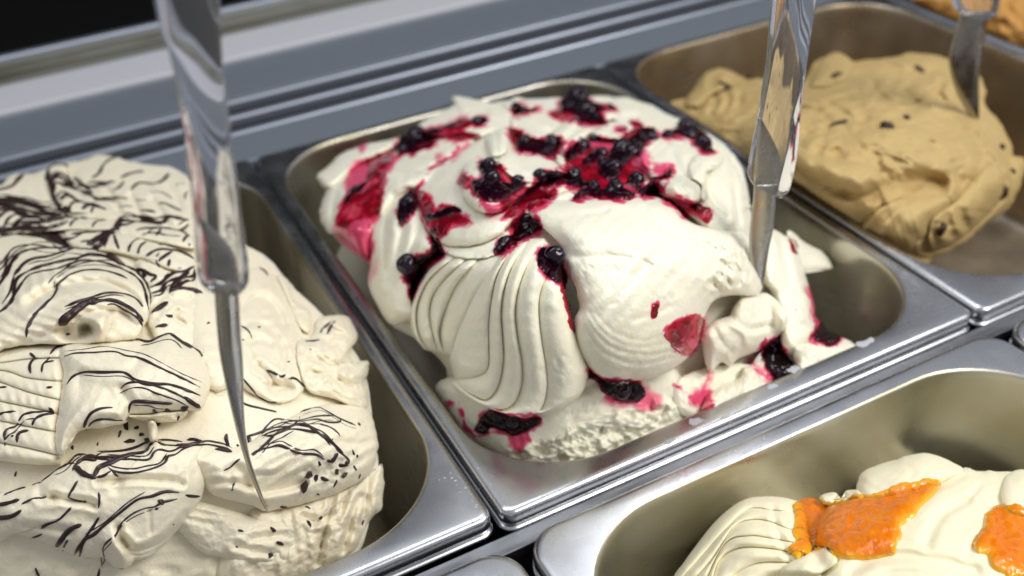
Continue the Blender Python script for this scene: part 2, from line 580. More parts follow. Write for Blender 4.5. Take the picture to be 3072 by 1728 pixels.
    def flutes(self, name, lines, bulge, off=0., amp=3., creases=(), rough=(), nt=90, nf=26, pw=.5, skirt=(5, 22), edge=6, label=None):
        """a fluted fold: lines are the traced creases between its ribs, all from top to bottom"""
        self.seed += 3
        L = np.array([spline(l, nt) for l in lines])          # (k, nt, 2)
        k = len(L)
        f = np.linspace(0, k - 1, (k - 1) * nf + 1)
        i = np.minimum(f.astype(int), k - 2)
        fr = f - i
        uv = L[i] * (1 - fr)[:, None, None] + L[i + 1] * fr[:, None, None]
        rib = np.maximum(np.sin(np.pi * fr), 0) ** pw
        s = f / (k - 1)
        t = np.linspace(0, 1, nt)
        big = (np.maximum(1 - np.abs(2 * s - 1) ** edge, 0) ** .5)[:, None] * (np.maximum(1 - np.abs(2 * t - 1) ** (edge + 4), 0) ** .5)[None]
        asym = (fr - .5)[:, None] * amp * .3
        tap = np.minimum(1, np.minimum(t, 1 - t) * 6 + .15)[None]
        d = off + bulge * big + (amp * rib[:, None] + asym) * tap + self.relief(uv, creases, rough) * .6
        self.note(uv, d)
        n0 = len(f)
        c = uv.reshape(-1, 2).mean(0)
        # wrap the border back under
        def ring(fac, g):
            return c + (uv - c) * fac, d - g
        uvs = np.pad(uv, ((2, 2), (2, 2), (0, 0)), mode='edge')
        ds = np.pad(d, 2, mode='edge')
        for sl, fac, g in ((0, .93, skirt[1]), (1, .985, skirt[0])):
            for a in (sl, -1 - sl):
                uvs[a] = c + (uvs[a] - c) * fac; ds[a] -= g
                uvs[:, a] = np.where(ds[:, a:a + 1 or None][:, :1] > -1e9, c + (uvs[:, a] - c) * fac, 0); ds[:, a] -= g
        return self.finish(name, uvs, ds, n0 + 4, nt + 4, False, label)

    def bvh(self):
        V = np.vstack(self.V); F = np.vstack(self.F)
        return BVHTree.FromPolygons(V.tolist(), F.tolist())


def cast(bvh, uv):
    d = rays(uv)
    h = bvh.ray_cast(Vector(CAM), Vector(d))
    return h[0], h[1]


def spread(bvh, name, outline, thick, wd, m, label, cat='berry sauce', group=None, step=3.0, lump=.5, seed=0, edgewob=7, kind=None, maxjump=5.):
    """a film or lump of sauce lying on the gelato: follows the surface below it, rounded off at its edge"""
    lo, hi = outline.min(0) - 12, outline.max(0) + 12
    nx, ny = int((hi[0] - lo[0]) / step) + 2, int((hi[1] - lo[1]) / step) + 2
    g = np.stack(np.meshgrid(lo[0] + np.arange(nx) * step, lo[1] + np.arange(ny) * step), -1)
    q = g.reshape(-1, 2)
    d = segdist(q, outline, True)
    d = np.where(inside(q, outline), d, -d)
    flat = np.c_[q / 7 * MM, np.full(len(q), seed * .013)]
    d = d + (2 if m is M['jam'] else 3) + noise(flat, 4.5, seed) * edgewob + noise(flat, 1.6, seed + 1) * edgewob * .4
    ok = d > -step * 1.6
    if m is M['syrup'] and len(q) > 1500:
        d = np.minimum(d, (.38 - fbm(flat, 11, seed + 21, 2)) * 45)
        ok = d > -step * 1.6
    idx = -np.ones(len(q), int)
    V, n = [], 0
    for k in np.where(ok)[0]:
        p, nr = cast(bvh, q[k])
        if p is None:
            continue
        if nr.dot(Vector(rays(q[k]))) > 0:
            nr = -nr
        if nr.z < 0:
            nr = (nr + Vector((0, -.3, .6))).normalized()
        V.append((*p, *nr, d[k])); idx[k] = n; n += 1
    if n < 4:
        return None
    V = np.array(V)
    P, N, dd = V[:, :3], V[:, 3:6], V[:, 6]
    prof = np.sqrt(np.clip(1 - (1 - np.clip(dd / wd, 0, 1)) ** 2, 0, 1))
    h = np.where(dd > 0, .12 + thick * prof * (1 + lump * fbm(P, 5.0, seed + 5, 2) + lump * .5 * fbm(P, 1.8, seed + 6, 2)), np.maximum(dd, -3) * .35)
    X = P + N * (h * MM)[:, None]
    I = idx.reshape(ny, nx)
    a, b, c, e = I[:-1, :-1].ravel(), I[:-1, 1:].ravel(), I[1:, 1:].ravel(), I[1:, :-1].ravel()
    F = np.stack([a, e, c, b], 1)
    F = F[(F >= 0).all(1)]
    dep = np.linalg.norm(P - CAM, axis=1)[F]
    F = F[(dep.max(1) - dep.min(1)) < maxjump * MM]
    if len(F) == 0:
        return None
    used = np.unique(F)
    rm = -np.ones(len(X), int); rm[used] = np.arange(len(used))
    o = mesh_quads(name, X[used], rm[F], m, None)
    at_ = o.data.attributes.new('stain', 'FLOAT', 'POINT')
    at_.data.foreach_set('value', np.clip(prof * (.8 + .7 * fbm(P, 9, seed + 8, 3) if m is M['syrup'] else 1 + .15 * fbm(P, 6, seed + 8, 2)), 0, 1)[used].astype(np.float32))
    tag(o, label, cat, group, kind)
    return o


# ------------------------------------------------------------------ the white gelato with berry sauce
EB = Env([(1600, 1300, -1), (1600, 1200, 12), (1600, 1100, 30), (1600, 1000, 46), (1600, 900, 59), (1600, 800, 68), (1600, 700, 71), (1600, 600, 68),
          (1600, 500, 59), (1600, 400, 42), (1550, 300, 14), (1380, 1220, -2), (1330, 1130, 2), (1300, 1000, 18), (1250, 900, 25), (1200, 800, 28),
          (1050, 700, 18), (980, 560, 8), (1010, 480, 3), (1150, 430, 8), (1300, 330, 8), (1350, 800, 52), (1300, 600, 48), (1400, 700, 61), (1400, 500, 50),
          (1900, 1150, 14), (1900, 1000, 40), (1900, 850, 58), (1900, 700, 68), (1900, 600, 67), (1900, 450, 52), (1850, 330, 16), (1780, 280, 6),
          (2150, 950, 28), (2270, 850, 24), (2240, 720, 36), (2200, 560, 38), (2100, 450, 34), (2030, 370, 16), (2350, 900, 4), (2450, 1040, -8),
          (2200, 1150, -6), (2000, 1240, 0), (2450, 780, -12), (1800, 1290, 0)])
gel = thing('white_gelato', 'white gelato heaped in folds under dark berry sauce, in the middle pan', 'gelato', (.13, .17, -.1))
STB = []      # stains: outline, softness px, amount, closed
SAUCE = []    # name, outline, thickness, edge px, material, label


def sauce(kind, reg, s, thick, wd, label, halo=11):
    p = spline(T(reg, s), 60, True)
    SAUCE.append((kind, p, thick, wd, label))
    if halo:
        STB.append((p, halo, .9 if kind == 'jam' else .62, True))


def soak(reg, s, wd, amt, closed=True):
    p = T(reg, s)
    STB.append((spline(p, 40, closed), wd, amt, closed))


sauce('syrup', '3', '360,600 430,580 520,545 615,555 545,640 520,720 500,850 455,955 410,1005 330,1005 250,995 225,955 250,870 290,770 300,680', .5, 14, 'wide red syrup smear over the far left fold of white gelato')
sauce('jam', '3', '270,860 310,780 390,715 425,722 340,800 290,865', .7, 8, 'thin dark streak inside the wide red syrup smear at far left', 0)
sauce('jam', '3', '600,490 640,430 720,405 800,420 840,470 760,510 690,540 610,530', 2.2, 18, 'dark berry clump between the back left folds of white gelato')
sauce('syrup', '3', '830,430 900,375 1000,320 1060,330 1050,370 970,400 900,415', .6, 10, 'red syrup streak on the backmost left fold')
sauce('jam', '3', '740,405 860,378 970,355 900,400 800,425', 1., 8, 'narrow dark streak leading left from the backmost red streak')
sauce('syrup', '3', '870,432 960,410 1060,420 1110,432 980,450 900,448', .5, 8, 'thin red syrup line below the backmost left fold')
sauce('jam', '3', '1055,350 1120,322 1155,335 1100,368', 1.2, 8, 'small dark berry piece on the backmost left fold')
sauce('syrup', '3', '730,790 780,785 812,830 842,880 940,858 962,900 1050,958 985,985 925,1000 885,1060 835,1070 785,1000 750,900', .6, 12, 'red syrup splash on the left edge of the round swirl')
sauce('jam', '3', '800,925 860,905 960,885 992,900 900,940 820,950', 1.2, 9, 'dark berry piece on the red splash at the edge of the round swirl', 0)
sauce('jam', '3', '800,1015 860,1005 850,1060 885,1130 835,1150 810,1080', 1.2, 10, 'dark drip running under the left edge of the round swirl')
sauce('jam', 'B1', '500,840 590,790 580,655 640,660 725,690 722,760 745,830 850,845 930,812 975,850 900,930 770,995 640,1000 550,945', 2.0, 22, 'dark berry pool filling the cup of the round swirl')
sauce('syrup', 'B1', '590,985 700,1030 800,1000 900,950 985,880 1000,905 890,1035 770,1088 660,1092', .5, 9, 'red syrup rim along the front of the dark berry pool')
sauce('syrup', 'B1', '405,840 412,790 440,760 500,800 500,860 430,865', .5, 9, 'red syrup patch on the left lip of the cup')
sauce('syrup', 'B1', '735,680 775,690 790,770 850,825 760,850 735,780', .5, 8, 'red syrup edge under the pale petal of the swirl')
sauce('jam', 'B1', '1060,850 1090,745 1180,752 1340,740 1450,735 1455,870 1380,832 1240,850 1100,905 940,1000 872,1050 870,1005 985,905', 2.0, 16, 'dark berry band running across the heap in front of the petal')
sauce('syrup', 'B1', '880,1055 1000,965 1120,905 1225,905 1205,965 1110,1040 1010,1070 930,1060', .8, 12, 'glossy red syrup below the dark berry band')
sauce('syrup', 'B1', '765,1160 820,1100 885,1065 865,1120 805,1160', .4, 7, 'small red drop on the flat of the round swirl')
sauce('syrup', 'B1', '840,1275 870,1180 935,1130 965,1095 968,1180 910,1280', .5, 9, 'red smear at the right edge of the round swirl')
sauce('jam', 'B1', '720,1445 745,1345 840,1300 940,1205 990,1150 1080,1165 1105,1225 1010,1300 910,1350 810,1440', 1.6, 14, 'dark berries between the round swirl and the fluted fold')
sauce('jam', '3', '610,900 640,820 715,775 722,860 680,930 630,970', 1.8, 14, 'dark oval berry piece left of the round swirl')
sauce('jam', '3', '660,1240 720,1180 800,1150 870,1125 885,1170 800,1235 750,1320 710,1410 682,1430 690,1350 650,1320', 1.4, 12, 'dark berry trail running down the left ridged fold')
sauce('syrup', 'B2', '0,640 60,500 180,460 300,440 450,480 540,420 640,380 700,470 630,580 570,680 650,760 520,850 400,900 250,880 100,850 0,760', .5, 16, 'red syrup pool under the dark berries at the top of the heap')
sauce('jam', 'B2', '0,600 40,520 120,480 190,500 180,560 90,640 10,660', 2.4, 14, 'dark berry clump at the left of the red pool')
sauce('jam', 'B2', '110,690 180,600 300,545 345,560 290,640 200,700', 1.8, 13, 'slanting dark berry clump inside the red pool')
sauce('jam', 'B2', '345,640 380,560 480,505 600,560 610,610 550,680 470,740 450,810 340,800 270,730', 3.0, 20, 'largest dark berry clump on top of the heap')
sauce('jam', 'B2', '500,540 560,440 660,365 760,385 775,430 700,480 640,570 560,580', 2.0, 18, 'dark berry clump beside the ridged back fold')
sauce('jam', 'B2', '490,850 600,795 665,830 645,910 560,885', 2.2, 14, 'dark berry piece behind the right end of the smooth scoop')
sauce('jam', 'B2', '60,985 160,890 300,895 400,845 540,895 580,955 430,985 250,955', 2.0, 16, 'dark berries lying along the crest of the smooth scoop')
sauce('jam', 'B2', '0,780 90,745 160,830 275,855 255,910 120,890 0,850', 1.8, 13, 'dark berries just left of the crest of the smooth scoop')
sauce('jam', 'B2', '-60,130 60,75 150,75 240,150 420,190 300,225 335,295 260,335 120,320 80,250 -40,230', 2.6, 20, 'dark berry heap at the very back of the gelato')
sauce('syrup', 'B2', '-120,215 20,225 110,240 60,285 -40,290 -130,250', .5, 10, 'red syrup patch in front of the back berry heap')
sauce('jam', 'B1', '860,190 920,160 1000,190 1080,190 1000,230 890,245', 1.4, 12, 'dark berry piece on the small back fold')
sauce('jam', 'B1', '900,520 960,450 1080,470 1180,440 1300,460 1250,560 1220,620 1100,580 930,560', 2.2, 16, 'dark berry clump behind the petal of the swirl')
sauce('syrup', 'B1', '830,370 940,390 960,450 900,520 850,440', .5, 9, 'red syrup patch left of the clump behind the petal')
sauce('jam', 'B2', '830,425 980,380 1100,365 1195,430 1235,520 1275,575 1190,575 1115,500 1050,440 900,455', 2.0, 16, 'dark berries trailing over the back right ridged fold')
sauce('jam', 'B2', '740,805 830,770 900,705 925,750 875,805', 1., 9, 'short dark streak in the hollow of the right fold')
sauce('jam', 'B2', '645,905 740,830 800,850 825,935 720,955 650,945', 1.0, 10, 'dark red piece behind the curled lip at the crest')
sauce('syrup', 'B2', '830,985 960,978 1100,1010 1180,1050 1255,1088 1232,1180 1190,1162 1100,1100 1030,1130 960,1060', .7, 10, 'red streak right of the smooth scoop')
sauce('jam', 'B2', '1080,1030 1140,1020 1230,1085 1210,1110 1120,1075', .9, 8, 'dark strip on the red streak right of the smooth scoop', 0)
sauce('syrup', 'B2', '430,360 500,355 510,385 440,390', .4, 6, 'small red drop on the back right fold')
sauce('syrup', 'B2', '560,310 640,330 660,375 560,420 510,460 520,420 610,370', .5, 9, 'red syrup streak on the edge of the back right fold')
sauce('syrup', '6', '540,540 580,490 640,462 735,460 730,540 700,620 660,658 600,640 560,590', .45, 26, 'round red berry stain at the lower right of the smooth scoop', 6)
sauce('syrup', '6', '465,392 498,386 495,440 472,450', .3, 6, 'small red drop above the round red stain', 5)
sauce('jam', '6', '120,750 220,795 350,800 405,835 415,890 350,918 270,910 200,862 180,820', 2.0, 16, 'dark berry pool under the smooth scoop at the front')
sauce('jam', 'F', '890,250 920,190 1000,90 1080,100 1160,130 1280,150 1400,135 1435,180 1380,232 1280,272 1200,282 1120,262 1040,222 960,262', 2.2, 18, 'dark berry pool under the fluted fold at the front left')
sauce('jam', '5', '930,130 955,85 1040,95 1075,200 1085,255 1035,280 985,240 945,190', .4, 12, 'dark jam around the single berry on the fluted fold')
sauce('syrup', '5', '1058,275 1070,275 1098,400 1126,520 1116,522 1080,400', .3, 4, 'thin red drip running down the fluted fold', 0)
sauce('jam', '6', '1060,640 1130,570 1180,640 1230,715 1200,765 1130,805 1105,770', 1.2, 14, 'dark jam hollow behind the front right rim')
sauce('syrup', '6', '1315,290 1365,315 1400,400 1395,450 1350,480 1330,380', .6, 10, 'red jam streak down the right side of the torn slab')
sauce('jam', '6', '1330,560 1385,465 1425,490 1480,570 1455,600 1380,600', 1.2, 12, 'dark jam at the foot of the torn slab by the right wall')
sauce('syrup', '6', '1205,20 1225,40 1250,100 1232,95', .3, 5, 'small red streak on the wing of the torn slab', 0)
sauce('syrup', '6', '735,950 800,930 780,960 740,968', .3, 5, 'small red streak at the front rim by the white lump', 0)
soak('6', '400,850 480,890 500,930 380,940 230,900', 22, .42)
soak('6', '680,880 760,860 790,900 740,930 690,920', 16, .5)
soak('6', '1000,690 1060,760 1110,800', 16, .6, False)
soak('6', '580,820 625,850', 7, .8, False)
soak('6', '780,760 720,900', 14, .45, False)
for s in ('1190,280 1210,330 1225,400', '1265,285 1280,340 1290,395', '1320,270 1335,310 1350,340', '660,20 740,60 800,130 830,150', '800,175 810,220 830,245', '850,250 900,300 1000,270 1100,260'):
    soak('F', s, 10, .75, False)
soak('F', '1180,300 1300,300 1290,390 1220,400', 12, .5)
soak('3', '730,760 800,650 900,575 985,510', 7, .7, False)
soak('B2', '760,700 850,690 900,720 840,770 770,750', 16, .5)
soak('B2', '640,560 700,640 700,740 640,700', 22, .45)
soak('B1', '200,600 330,620 480,490', 12, .4, False)
soak('3', '360,490 400,500 380,520', 10, .7)
soak('3', '330,1020 430,1050 430,1200 390,1200 350,1100', 16, .8)
soak('3', '250,1020 330,1040 420,1230 380,1280', 40, .35)

HB = Heap(EB, M['cream'], gel, STB, 100)
HB.blob('base_block', T('0', '1330,1090 1345,1150 1400,1260 1520,1355 1650,1390 1790,1380 2100,1240 2300,1160 2560,1050 2480,990 2400,900 2290,840 2255,650 2225,500 2140,410 2000,340 1900,295 1700,290 1500,305 1380,330 1250,390 1150,425 1060,450 985,530 975,640 1010,720 1110,800 1125,900 1180,980 1250,1020'), 2, -16, 8, center=(1700, 800), N=260, M=70, skirt=(10, 60))
# far folds first, near folds last: each lies over the ones behind it
HB.blob('back_fold', T('3', '710,385 800,320 900,270 962,232 945,190 1000,185 1080,200 1200,230 1315,262 1320,310 1290,385 1200,405 1100,445 950,445 850,425 760,415'), 8, -3, 4, [(T('3', '800,390 950,320 1150,280'), 3.5, 11), (T('3', '770,380 900,300 1000,250'), 1, 7), (T('3', '1000,420 1150,340 1290,330'), 1.2, 8)])
HB.blob('small_fold', T('3', '1260,235 1330,195 1400,203 1455,240 1400,265 1310,262'), 5, 0, 4)
HB.blob('flat_fold', T('B1', '850,270 1000,228 1100,285 1200,335 1195,430 1100,462 980,425 850,370'), 6, -1, 6, [(T('B1', '900,350 1050,345 1190,390'), 3, 9)])
HB.blob('back_fold', T('B2', '190,95 300,80 370,120 450,93 560,108 620,170 690,230 690,290 765,340 700,362 600,335 450,305 330,265 230,165'), 8, 0, 4, [(T('B2', '400,200 480,250 620,250'), 4, 12), (T('B2', '330,120 420,150 560,150'), 3, 11), (T('B2', '520,300 600,290 680,310'), 3, 10)], [(None, .7, 4)])
HB.blob('small_fold', T('B2', '265,200 330,190 420,225 430,265 335,292 290,250'), 5, 2, 4)
HB.blob('back_fold', T('B2', '220,400 300,335 420,305 560,320 650,375 570,425 520,465 410,450 300,440'), 6, 1, 4, [(T('B2', '330,420 450,360 600,370'), 1.2, 8)])
HB.blob('flat_fold', T('B2', '-20,350 60,340 170,318 225,385 160,430 60,470 -10,520 -60,480'), 6, 0, 5, [(T('B2', '0,440 100,400 200,385'), 3, 9), (T('B2', '-20,390 90,360 170,350'), 2.5, 8)])
HB.blob('long_fold', T('3', '560,560 620,525 760,490 860,450 980,445 1080,460 1000,520 900,580 800,600 700,590'), 6, -1, 4, [(T('3', '640,560 800,535 950,490'), 1.2, 9)])
HB.blob('left_fold', T('3', '105,680 170,620 260,540 380,490 500,465 610,455 580,500 440,580 320,650 210,745 155,752'), 9, 0, 4)
HB.blob('left_fold', T('3', '120,900 170,770 260,660 380,590 520,540 640,548 760,555 860,585 760,700 640,760 560,800 530,880 480,980 440,1080 430,1200 350,1150 260,1050 185,1040 138,980'), 12, -1, 3.5, [(T('3', '520,640 640,655 780,640'), 4, 11), (T('3', '520,640 510,760 470,900'), 3, 11), (T('3', '250,700 210,820 190,960'), 2.5, 12), (T('3', '380,610 480,580 600,575'), 2.5, 10)])
HB.blob('long_fold', T('3', '520,650 640,660 760,640 850,600 930,600 880,690 760,760 640,800 560,860 500,940 500,780'), 6, 3, 4)
HB.blob('side_fold', T('3', '435,980 490,890 560,790 640,755 720,770 740,880 800,1010 850,1080 830,1150 740,1230 690,1330 690,1440 700,1560 560,1600 470,1460 425,1340 440,1200 430,1080'), 10, 1, 3.5, [(T('3', '560,800 530,960 520,1100 520,1250'), 3, 13), (T('3', '640,1000 600,1180 560,1330'), 3, 12), (T('3', '700,800 660,900 620,980'), 3, 12), (T('3', '740,1010 690,1120 660,1230'), 2.5, 10)])
HB.flutes('ridged_shell', [T('5', s) for s in ('430,115 330,215 265,330 238,440 250,545 310,630', '490,120 345,245 285,360 268,460 285,560 340,640', '560,130 440,230 365,330 342,420 350,510 385,650', '620,130 500,260 440,380 405,480 395,560 425,665', '820,100 745,210 650,330 570,460 510,570 500,680')], 9, 3, 6,
          [(T('5', '560,200 500,300 440,470'), 1, 6), (T('5', '640,190 560,290 500,420'), 1, 6)], [(None, .5, 4)], pw=.7)
HB.blob('disc_layer', T('3', '860,1070 900,1105 1000,1120 1120,1105 1230,1050 1320,1000 1300,1080 1215,1165 1120,1195 1000,1190 915,1165 880,1130'), 4, 5, 8, M=40)
HB.blob('round_swirl', T('3', '745,700 830,625 960,540 1080,470 1200,405 1285,395 1310,520 1300,700 1345,880 1310,965 1225,1060 1120,1105 1000,1118 890,1108 830,1060 780,990 740,880 724,780'), 7, 7, 7,
        [(T('3', '860,760 950,700 1000,800 980,900'), 3.5, 60), (T('3', '760,760 860,650 1000,560'), .8, 9)], center=(1420, 560))
HB.blob('swirl_cup', T('B1', '425,710 500,640 600,625 750,632 900,690 1010,790 1060,850 985,900 885,1010 765,1085 640,1102 535,1072 450,985 408,860'), 7, 9, 8, [(T('B1', '640,800 760,870 850,850'), 6, 42)])
HB.blob('peak', T('B1', '640,430 720,372 815,350 835,460 830,560 750,605 670,590 630,510'), 8, 8, 4, [(T('B1', '720,420 730,560'), 1.5, 9)], [(None, .6, 5)])
HB.blob('petal', T('B1', '735,640 840,578 960,565 1060,585 1180,635 1290,700 1350,740 1250,775 1110,790 1065,835 940,822 840,775 765,705'), 6, 12, 5, [(T('B1', '850,690 950,760 1060,790'), 3, 10), (T('B1', '950,660 1080,680 1220,720'), 2.2, 14)])
HB.blob('petal', T('B1', '1240,590 1300,610 1380,690 1340,730 1270,690'), 4, 8, 4)
HB.blob('petal', T('B1', '1210,410 1290,330 1370,265 1440,270 1430,330 1340,400 1270,440'), 5, 3, 4)
HB.blob('petal', T('B1', '1280,520 1360,440 1480,350 1540,360 1500,440 1400,500 1320,570'), 5, 4, 4)
HB.blob('petal', T('B1', '1160,905 1280,840 1400,840 1400,890 1290,930 1200,960'), 4, 8, 4)
HB.blob('lower_fold', T('B1', '1200,960 1320,910 1440,930 1480,980 1400,1000 1280,1010 1120,1030'), 4, 7, 4)
HB.blob('right_fold', T('B2', '640,620 715,500 850,440 1000,425 1100,470 1200,430 1310,490 1400,590 1455,690 1545,820 1570,940 1560,1000 1605,1040 1560,1075 1595,1180 1580,1320 1450,1330 1250,1300 1100,1150 1000,1050 800,900 690,740'), 14, -2, 4,
        [(T('B2', '1240,690 1205,900 1270,1040 1400,1140'), 3.5, 8), (T('B2', '1440,700 1462,850 1480,1000 1505,1180'), 4, 8), (T('B2', '930,590 955,690 1000,780'), 4, 12), (T('B2', '1055,640 1105,690 1180,630'), 2.5, 9),
         (T('B2', '1320,560 1340,700 1380,760'), 1.5, 9), (T('B2', '1250,600 1290,640 1340,600'), 1.3, 8)], [(T('B2', '1350,680 1450,690 1480,800 1400,800'), 1, 4)], center=(2100, 550), N=220, M=70)
HB.flutes('ridged_fold', [T('B2', s) for s in ('740,470 670,540 640,620 660,680', '860,440 760,520 700,600 720,720', '970,440 850,530 780,610 800,760', '1060,460 920,550 870,640 900,740', '1100,500 980,560 930,620 950,690')], 5, 9, 3, pw=.5)
HB.blob('curled_fold', T('B2', '780,810 850,775 960,755 1080,815 1165,870 1160,990 1080,1020 960,985 830,950 800,880'), 7, 6, 4, [(T('B2', '1000,860 1040,920 1030,980'), 2, 10)])
HB.blob('curled_fold', T('B2', '1080,640 1150,585 1280,580 1360,610 1330,690 1240,700 1220,860 1230,980 1170,980 1170,860 1080,790 1060,700'), 7, 9, 4, [(T('B2', '1100,700 1180,650 1220,720'), 1.5, 10)])
HB.blob('curled_lip', T('B2', '640,930 650,850 690,810 740,825 745,850 690,890 660,945'), 4, 10, 3, N=90, M=24)
HB.blob('torn_slab', T('6', '1195,-5 1290,45 1400,108 1440,190 1335,203 1290,215 1330,330 1345,430 1280,470 1230,300'), 6, -3, 4)
HB.blob('torn_slab', T('6', '1080,-25 1170,5 1240,60 1290,200 1322,330 1342,430 1358,520 1330,585 1250,660 1170,640 1150,500 1110,330 1068,250 1072,100'), 12, 0, 3.5, [(T('6', '1160,30 1200,180 1260,330 1300,450'), 1.6, 9)], [(T('6', '1230,200 1330,330 1350,520 1250,560 1200,330'), 1.2, 5)])
HB.blob('rim_lump', T('6', '1225,650 1260,605 1400,592 1480,590 1570,606 1540,680 1440,720 1300,770 1220,790 1235,720'), 6, 6, 5, rough=[(None, .9, 5)])
HB.blob('rim_lump', T('6', '735,975 760,885 830,832 940,780 962,728 1040,735 1062,790 1115,805 1100,870 1000,920 860,980'), 6, 6, 5, rough=[(None, .8, 5)])
HB.blob('front_slab', T('0', '1310,1150 1345,1225 1400,1300 1470,1350 1540,1385 1650,1410 1800,1395 1960,1320 2060,1265 2052,1180 2030,1110 1950,1100 1800,1120 1600,1180 1420,1130'), 5, -8, 8,
        [(T('F', '1160,430 1400,370 1560,320 1750,250 1921,200'), -1.5, 10), (T('6', '150,1000 330,960 520,930'), -1.2, 10), (T('6', '0,900 120,830 180,800'), 1.5, 12)],
        [(T('F', '1150,440 1400,360 1560,310 1750,230 2000,150 2500,-20 2600,150 2100,420 1700,560 1300,560'), 3.4, 5), (T('6', '0,960 200,860 420,900 600,820 640,900 560,1000 200,1080 0,1080'), 1.4, 5)], center=(1700, 1270), N=240, M=60)
HB.blob('hollow_floor', T('6', '600,800 760,730 900,710 1050,700 1100,590 1250,590 1270,760 1100,850 900,970 700,1010 590,960'), 3, -3, 5, rough=[(None, .8, 6)])
HB.blob('torn_lump', T('6', '740,540 800,480 880,450 900,405 960,340 1080,325 1165,390 1200,450 1180,515 1120,595 1010,652 925,685 885,725 840,702 775,752 740,650'), 9, 7, 4,
        [(T('6', '890,480 960,540 985,610'), -2.5, 12), (T('6', '900,470 1000,520 1110,500'), 1.8, 9), (T('6', '800,520 850,600 900,650'), 1.2, 10)], [(T('6', '900,360 1060,330 1200,450 1120,560 980,500'), 1.2, 5)])
HB.flutes('fluted_fold', [T('5', s) for s in (
    '790,55 640,230 540,400 480,530 452,640 455,705 470,760 480,790', '815,50 715,210 678,350 662,500 665,620 660,730 600,775 495,790',
    '880,30 790,180 745,310 730,440 738,570 742,690 715,830 650,905 560,870 470,800', '965,25 880,160 825,300 806,430 818,560 842,700 840,830 790,935 690,960 560,900 455,815',
    '1040,120 975,240 940,340 936,450 952,590 975,740 978,860 945,960 870,1003 780,985 640,930', '1062,270 1085,340 1115,450 1150,580 1188,690 1205,760 1175,860 1090,940 980,990')], 15, 7, 5.4,
    rough=[(T('5', '930,720 1060,650 1120,720 1060,830 960,850'), 1.1, 4)], nt=130, nf=30, pw=.6, edge=5)
HB.blob('smooth_scoop', T('0', '1582,622 1600,606 1650,600 1711,597 1803,590 1890,582 1967,592 2025,622 2075,668 2150,685 2210,692 2247,712 2268,770 2285,850 2270,885 2210,885 2160,893 2138,908 2112,954 2098,1015 2081,1053 2031,1097 1970,1130 1900,1143 1834,1145 1785,1121 1745,1066 1726,1009 1722,960 1738,920 1725,860 1700,800 1692,770 1677,731 1635,690 1597,652'), 9, 11, 5,
        [(T('4', '60,930 120,1020 170,1120 230,1160'), 2.5, 24), (T('4', '150,930 400,900 620,930 800,1010 920,1090'), 2.2, 26), (T('4', '680,880 800,990 940,1060'), 1.6, 8), (T('4', '100,1115 210,1172 340,1180 470,1170 520,1176 600,1186'), 1.0, 9),
         (T('4', '690,1205 735,1235'), 1.2, 6), (T('4', '310,912 400,905 460,888'), 1.2, 6), (T('6', '-10,180 40,290 75,380 70,420'), 2.2, 9),
         (T('6', '75,420 110,530 180,630 290,690 420,715 560,680'), .45, 6), (T('6', '85,410 140,520 230,610 340,650 470,660 560,640'), .3, 5), (T('6', '110,420 190,530 300,600 420,620 530,600'), .25, 5),
         (T('6', '60,480 90,580 150,680 260,745 400,760 560,720'), .4, 7), (T('6', '150,430 260,540 400,580 520,560'), .2, 6), (T('6', '300,600 450,640 600,600'), -.5, 20),
         (T('6', '360,470 470,440 560,400'), .5, 8), (T('6', '785,270 830,310 800,345'), 3, 9), (T('4', '640,1300 760,1180 800,1100'), .7, 20), (T('6', '560,250 640,180 720,140'), .6, 16)],
        [(T('4', '960,1080 1080,990 1180,1000 1330,1040 1400,1200 1420,1370 1200,1400 1100,1330 1130,1180 1010,1150'), 3.4, 6), (T('6', '420,340 520,300 620,360 560,420 450,410'), .5, 3), (T('4', '200,1190 500,1180 560,1260 300,1330'), .5, 3)], center=(1960, 790), N=300, M=90)
BB = HB.bvh()
for i, (kind, p, th, wd, label) in enumerate(SAUCE):
    if kind == 'jam':
        spread(BB, 'berry_jam', p, th, wd, M['jam'], label, 'berry sauce', 'patches of berry sauce on the white gelato', 3.0, .5, 200 + i)
    else:
        spread(BB, 'berry_syrup', p, th, wd, M['syrup'], label, 'berry sauce', 'patches of berry sauce on the white gelato', 3.0, .45, 200 + i)

# ------------------------------------------------------------------ the chocolate striped gelato
EA = Env([(600, 1728, 0), (600, 1550, 22), (600, 1350, 40), (600, 1100, 50), (600, 900, 48), (600, 700, 38), (500, 560, 20), (300, 480, 12), (0, 580, 24), (0, 900, 50), (0, 1200, 52),
          (0, 1500, 36), (0, 1728, 12), (900, 1600, -4), (1080, 1500, -6), (1120, 1350, 4), (1100, 1220, 8), (1040, 1000, 8), (900, 880, 12), (830, 780, 10), (300, 1100, 58), (300, 800, 50),
          (300, 1500, 34), (1000, 1300, 22), (900, 1100, 30), (250, 930, 60), (-200, 1000, 50), (-200, 1700, 10), (700, 850, 34), (800, 1000, 34)])
strac = thing('striped_gelato', 'cream gelato striped with dark chocolate lines, in the left pan', 'gelato', (-.13, .17, -.1))
HA = Heap(EA, M['strac'], strac, (), 400)
HA.k, HA.sw, HA.sl, HA.ck = 1.35, .75, 36., 1.35
HA.blob('base_block', T('0', '-200,600 0,590 100,520 250,480 420,490 560,525 690,700 800,770 880,860 990,970 1090,1100 1120,1300 1135,1400 1115,1550 1000,1750 600,1850 -200,1850 -250,1200'), 2, -4, 8, rough=[(T('0', '-200,1640 300,1700 600,1690 1100,1450 1140,1560 1000,1850 -200,1850'), 2.4, 7)], center=(450, 1150), N=240, M=70, skirt=(10, 50))
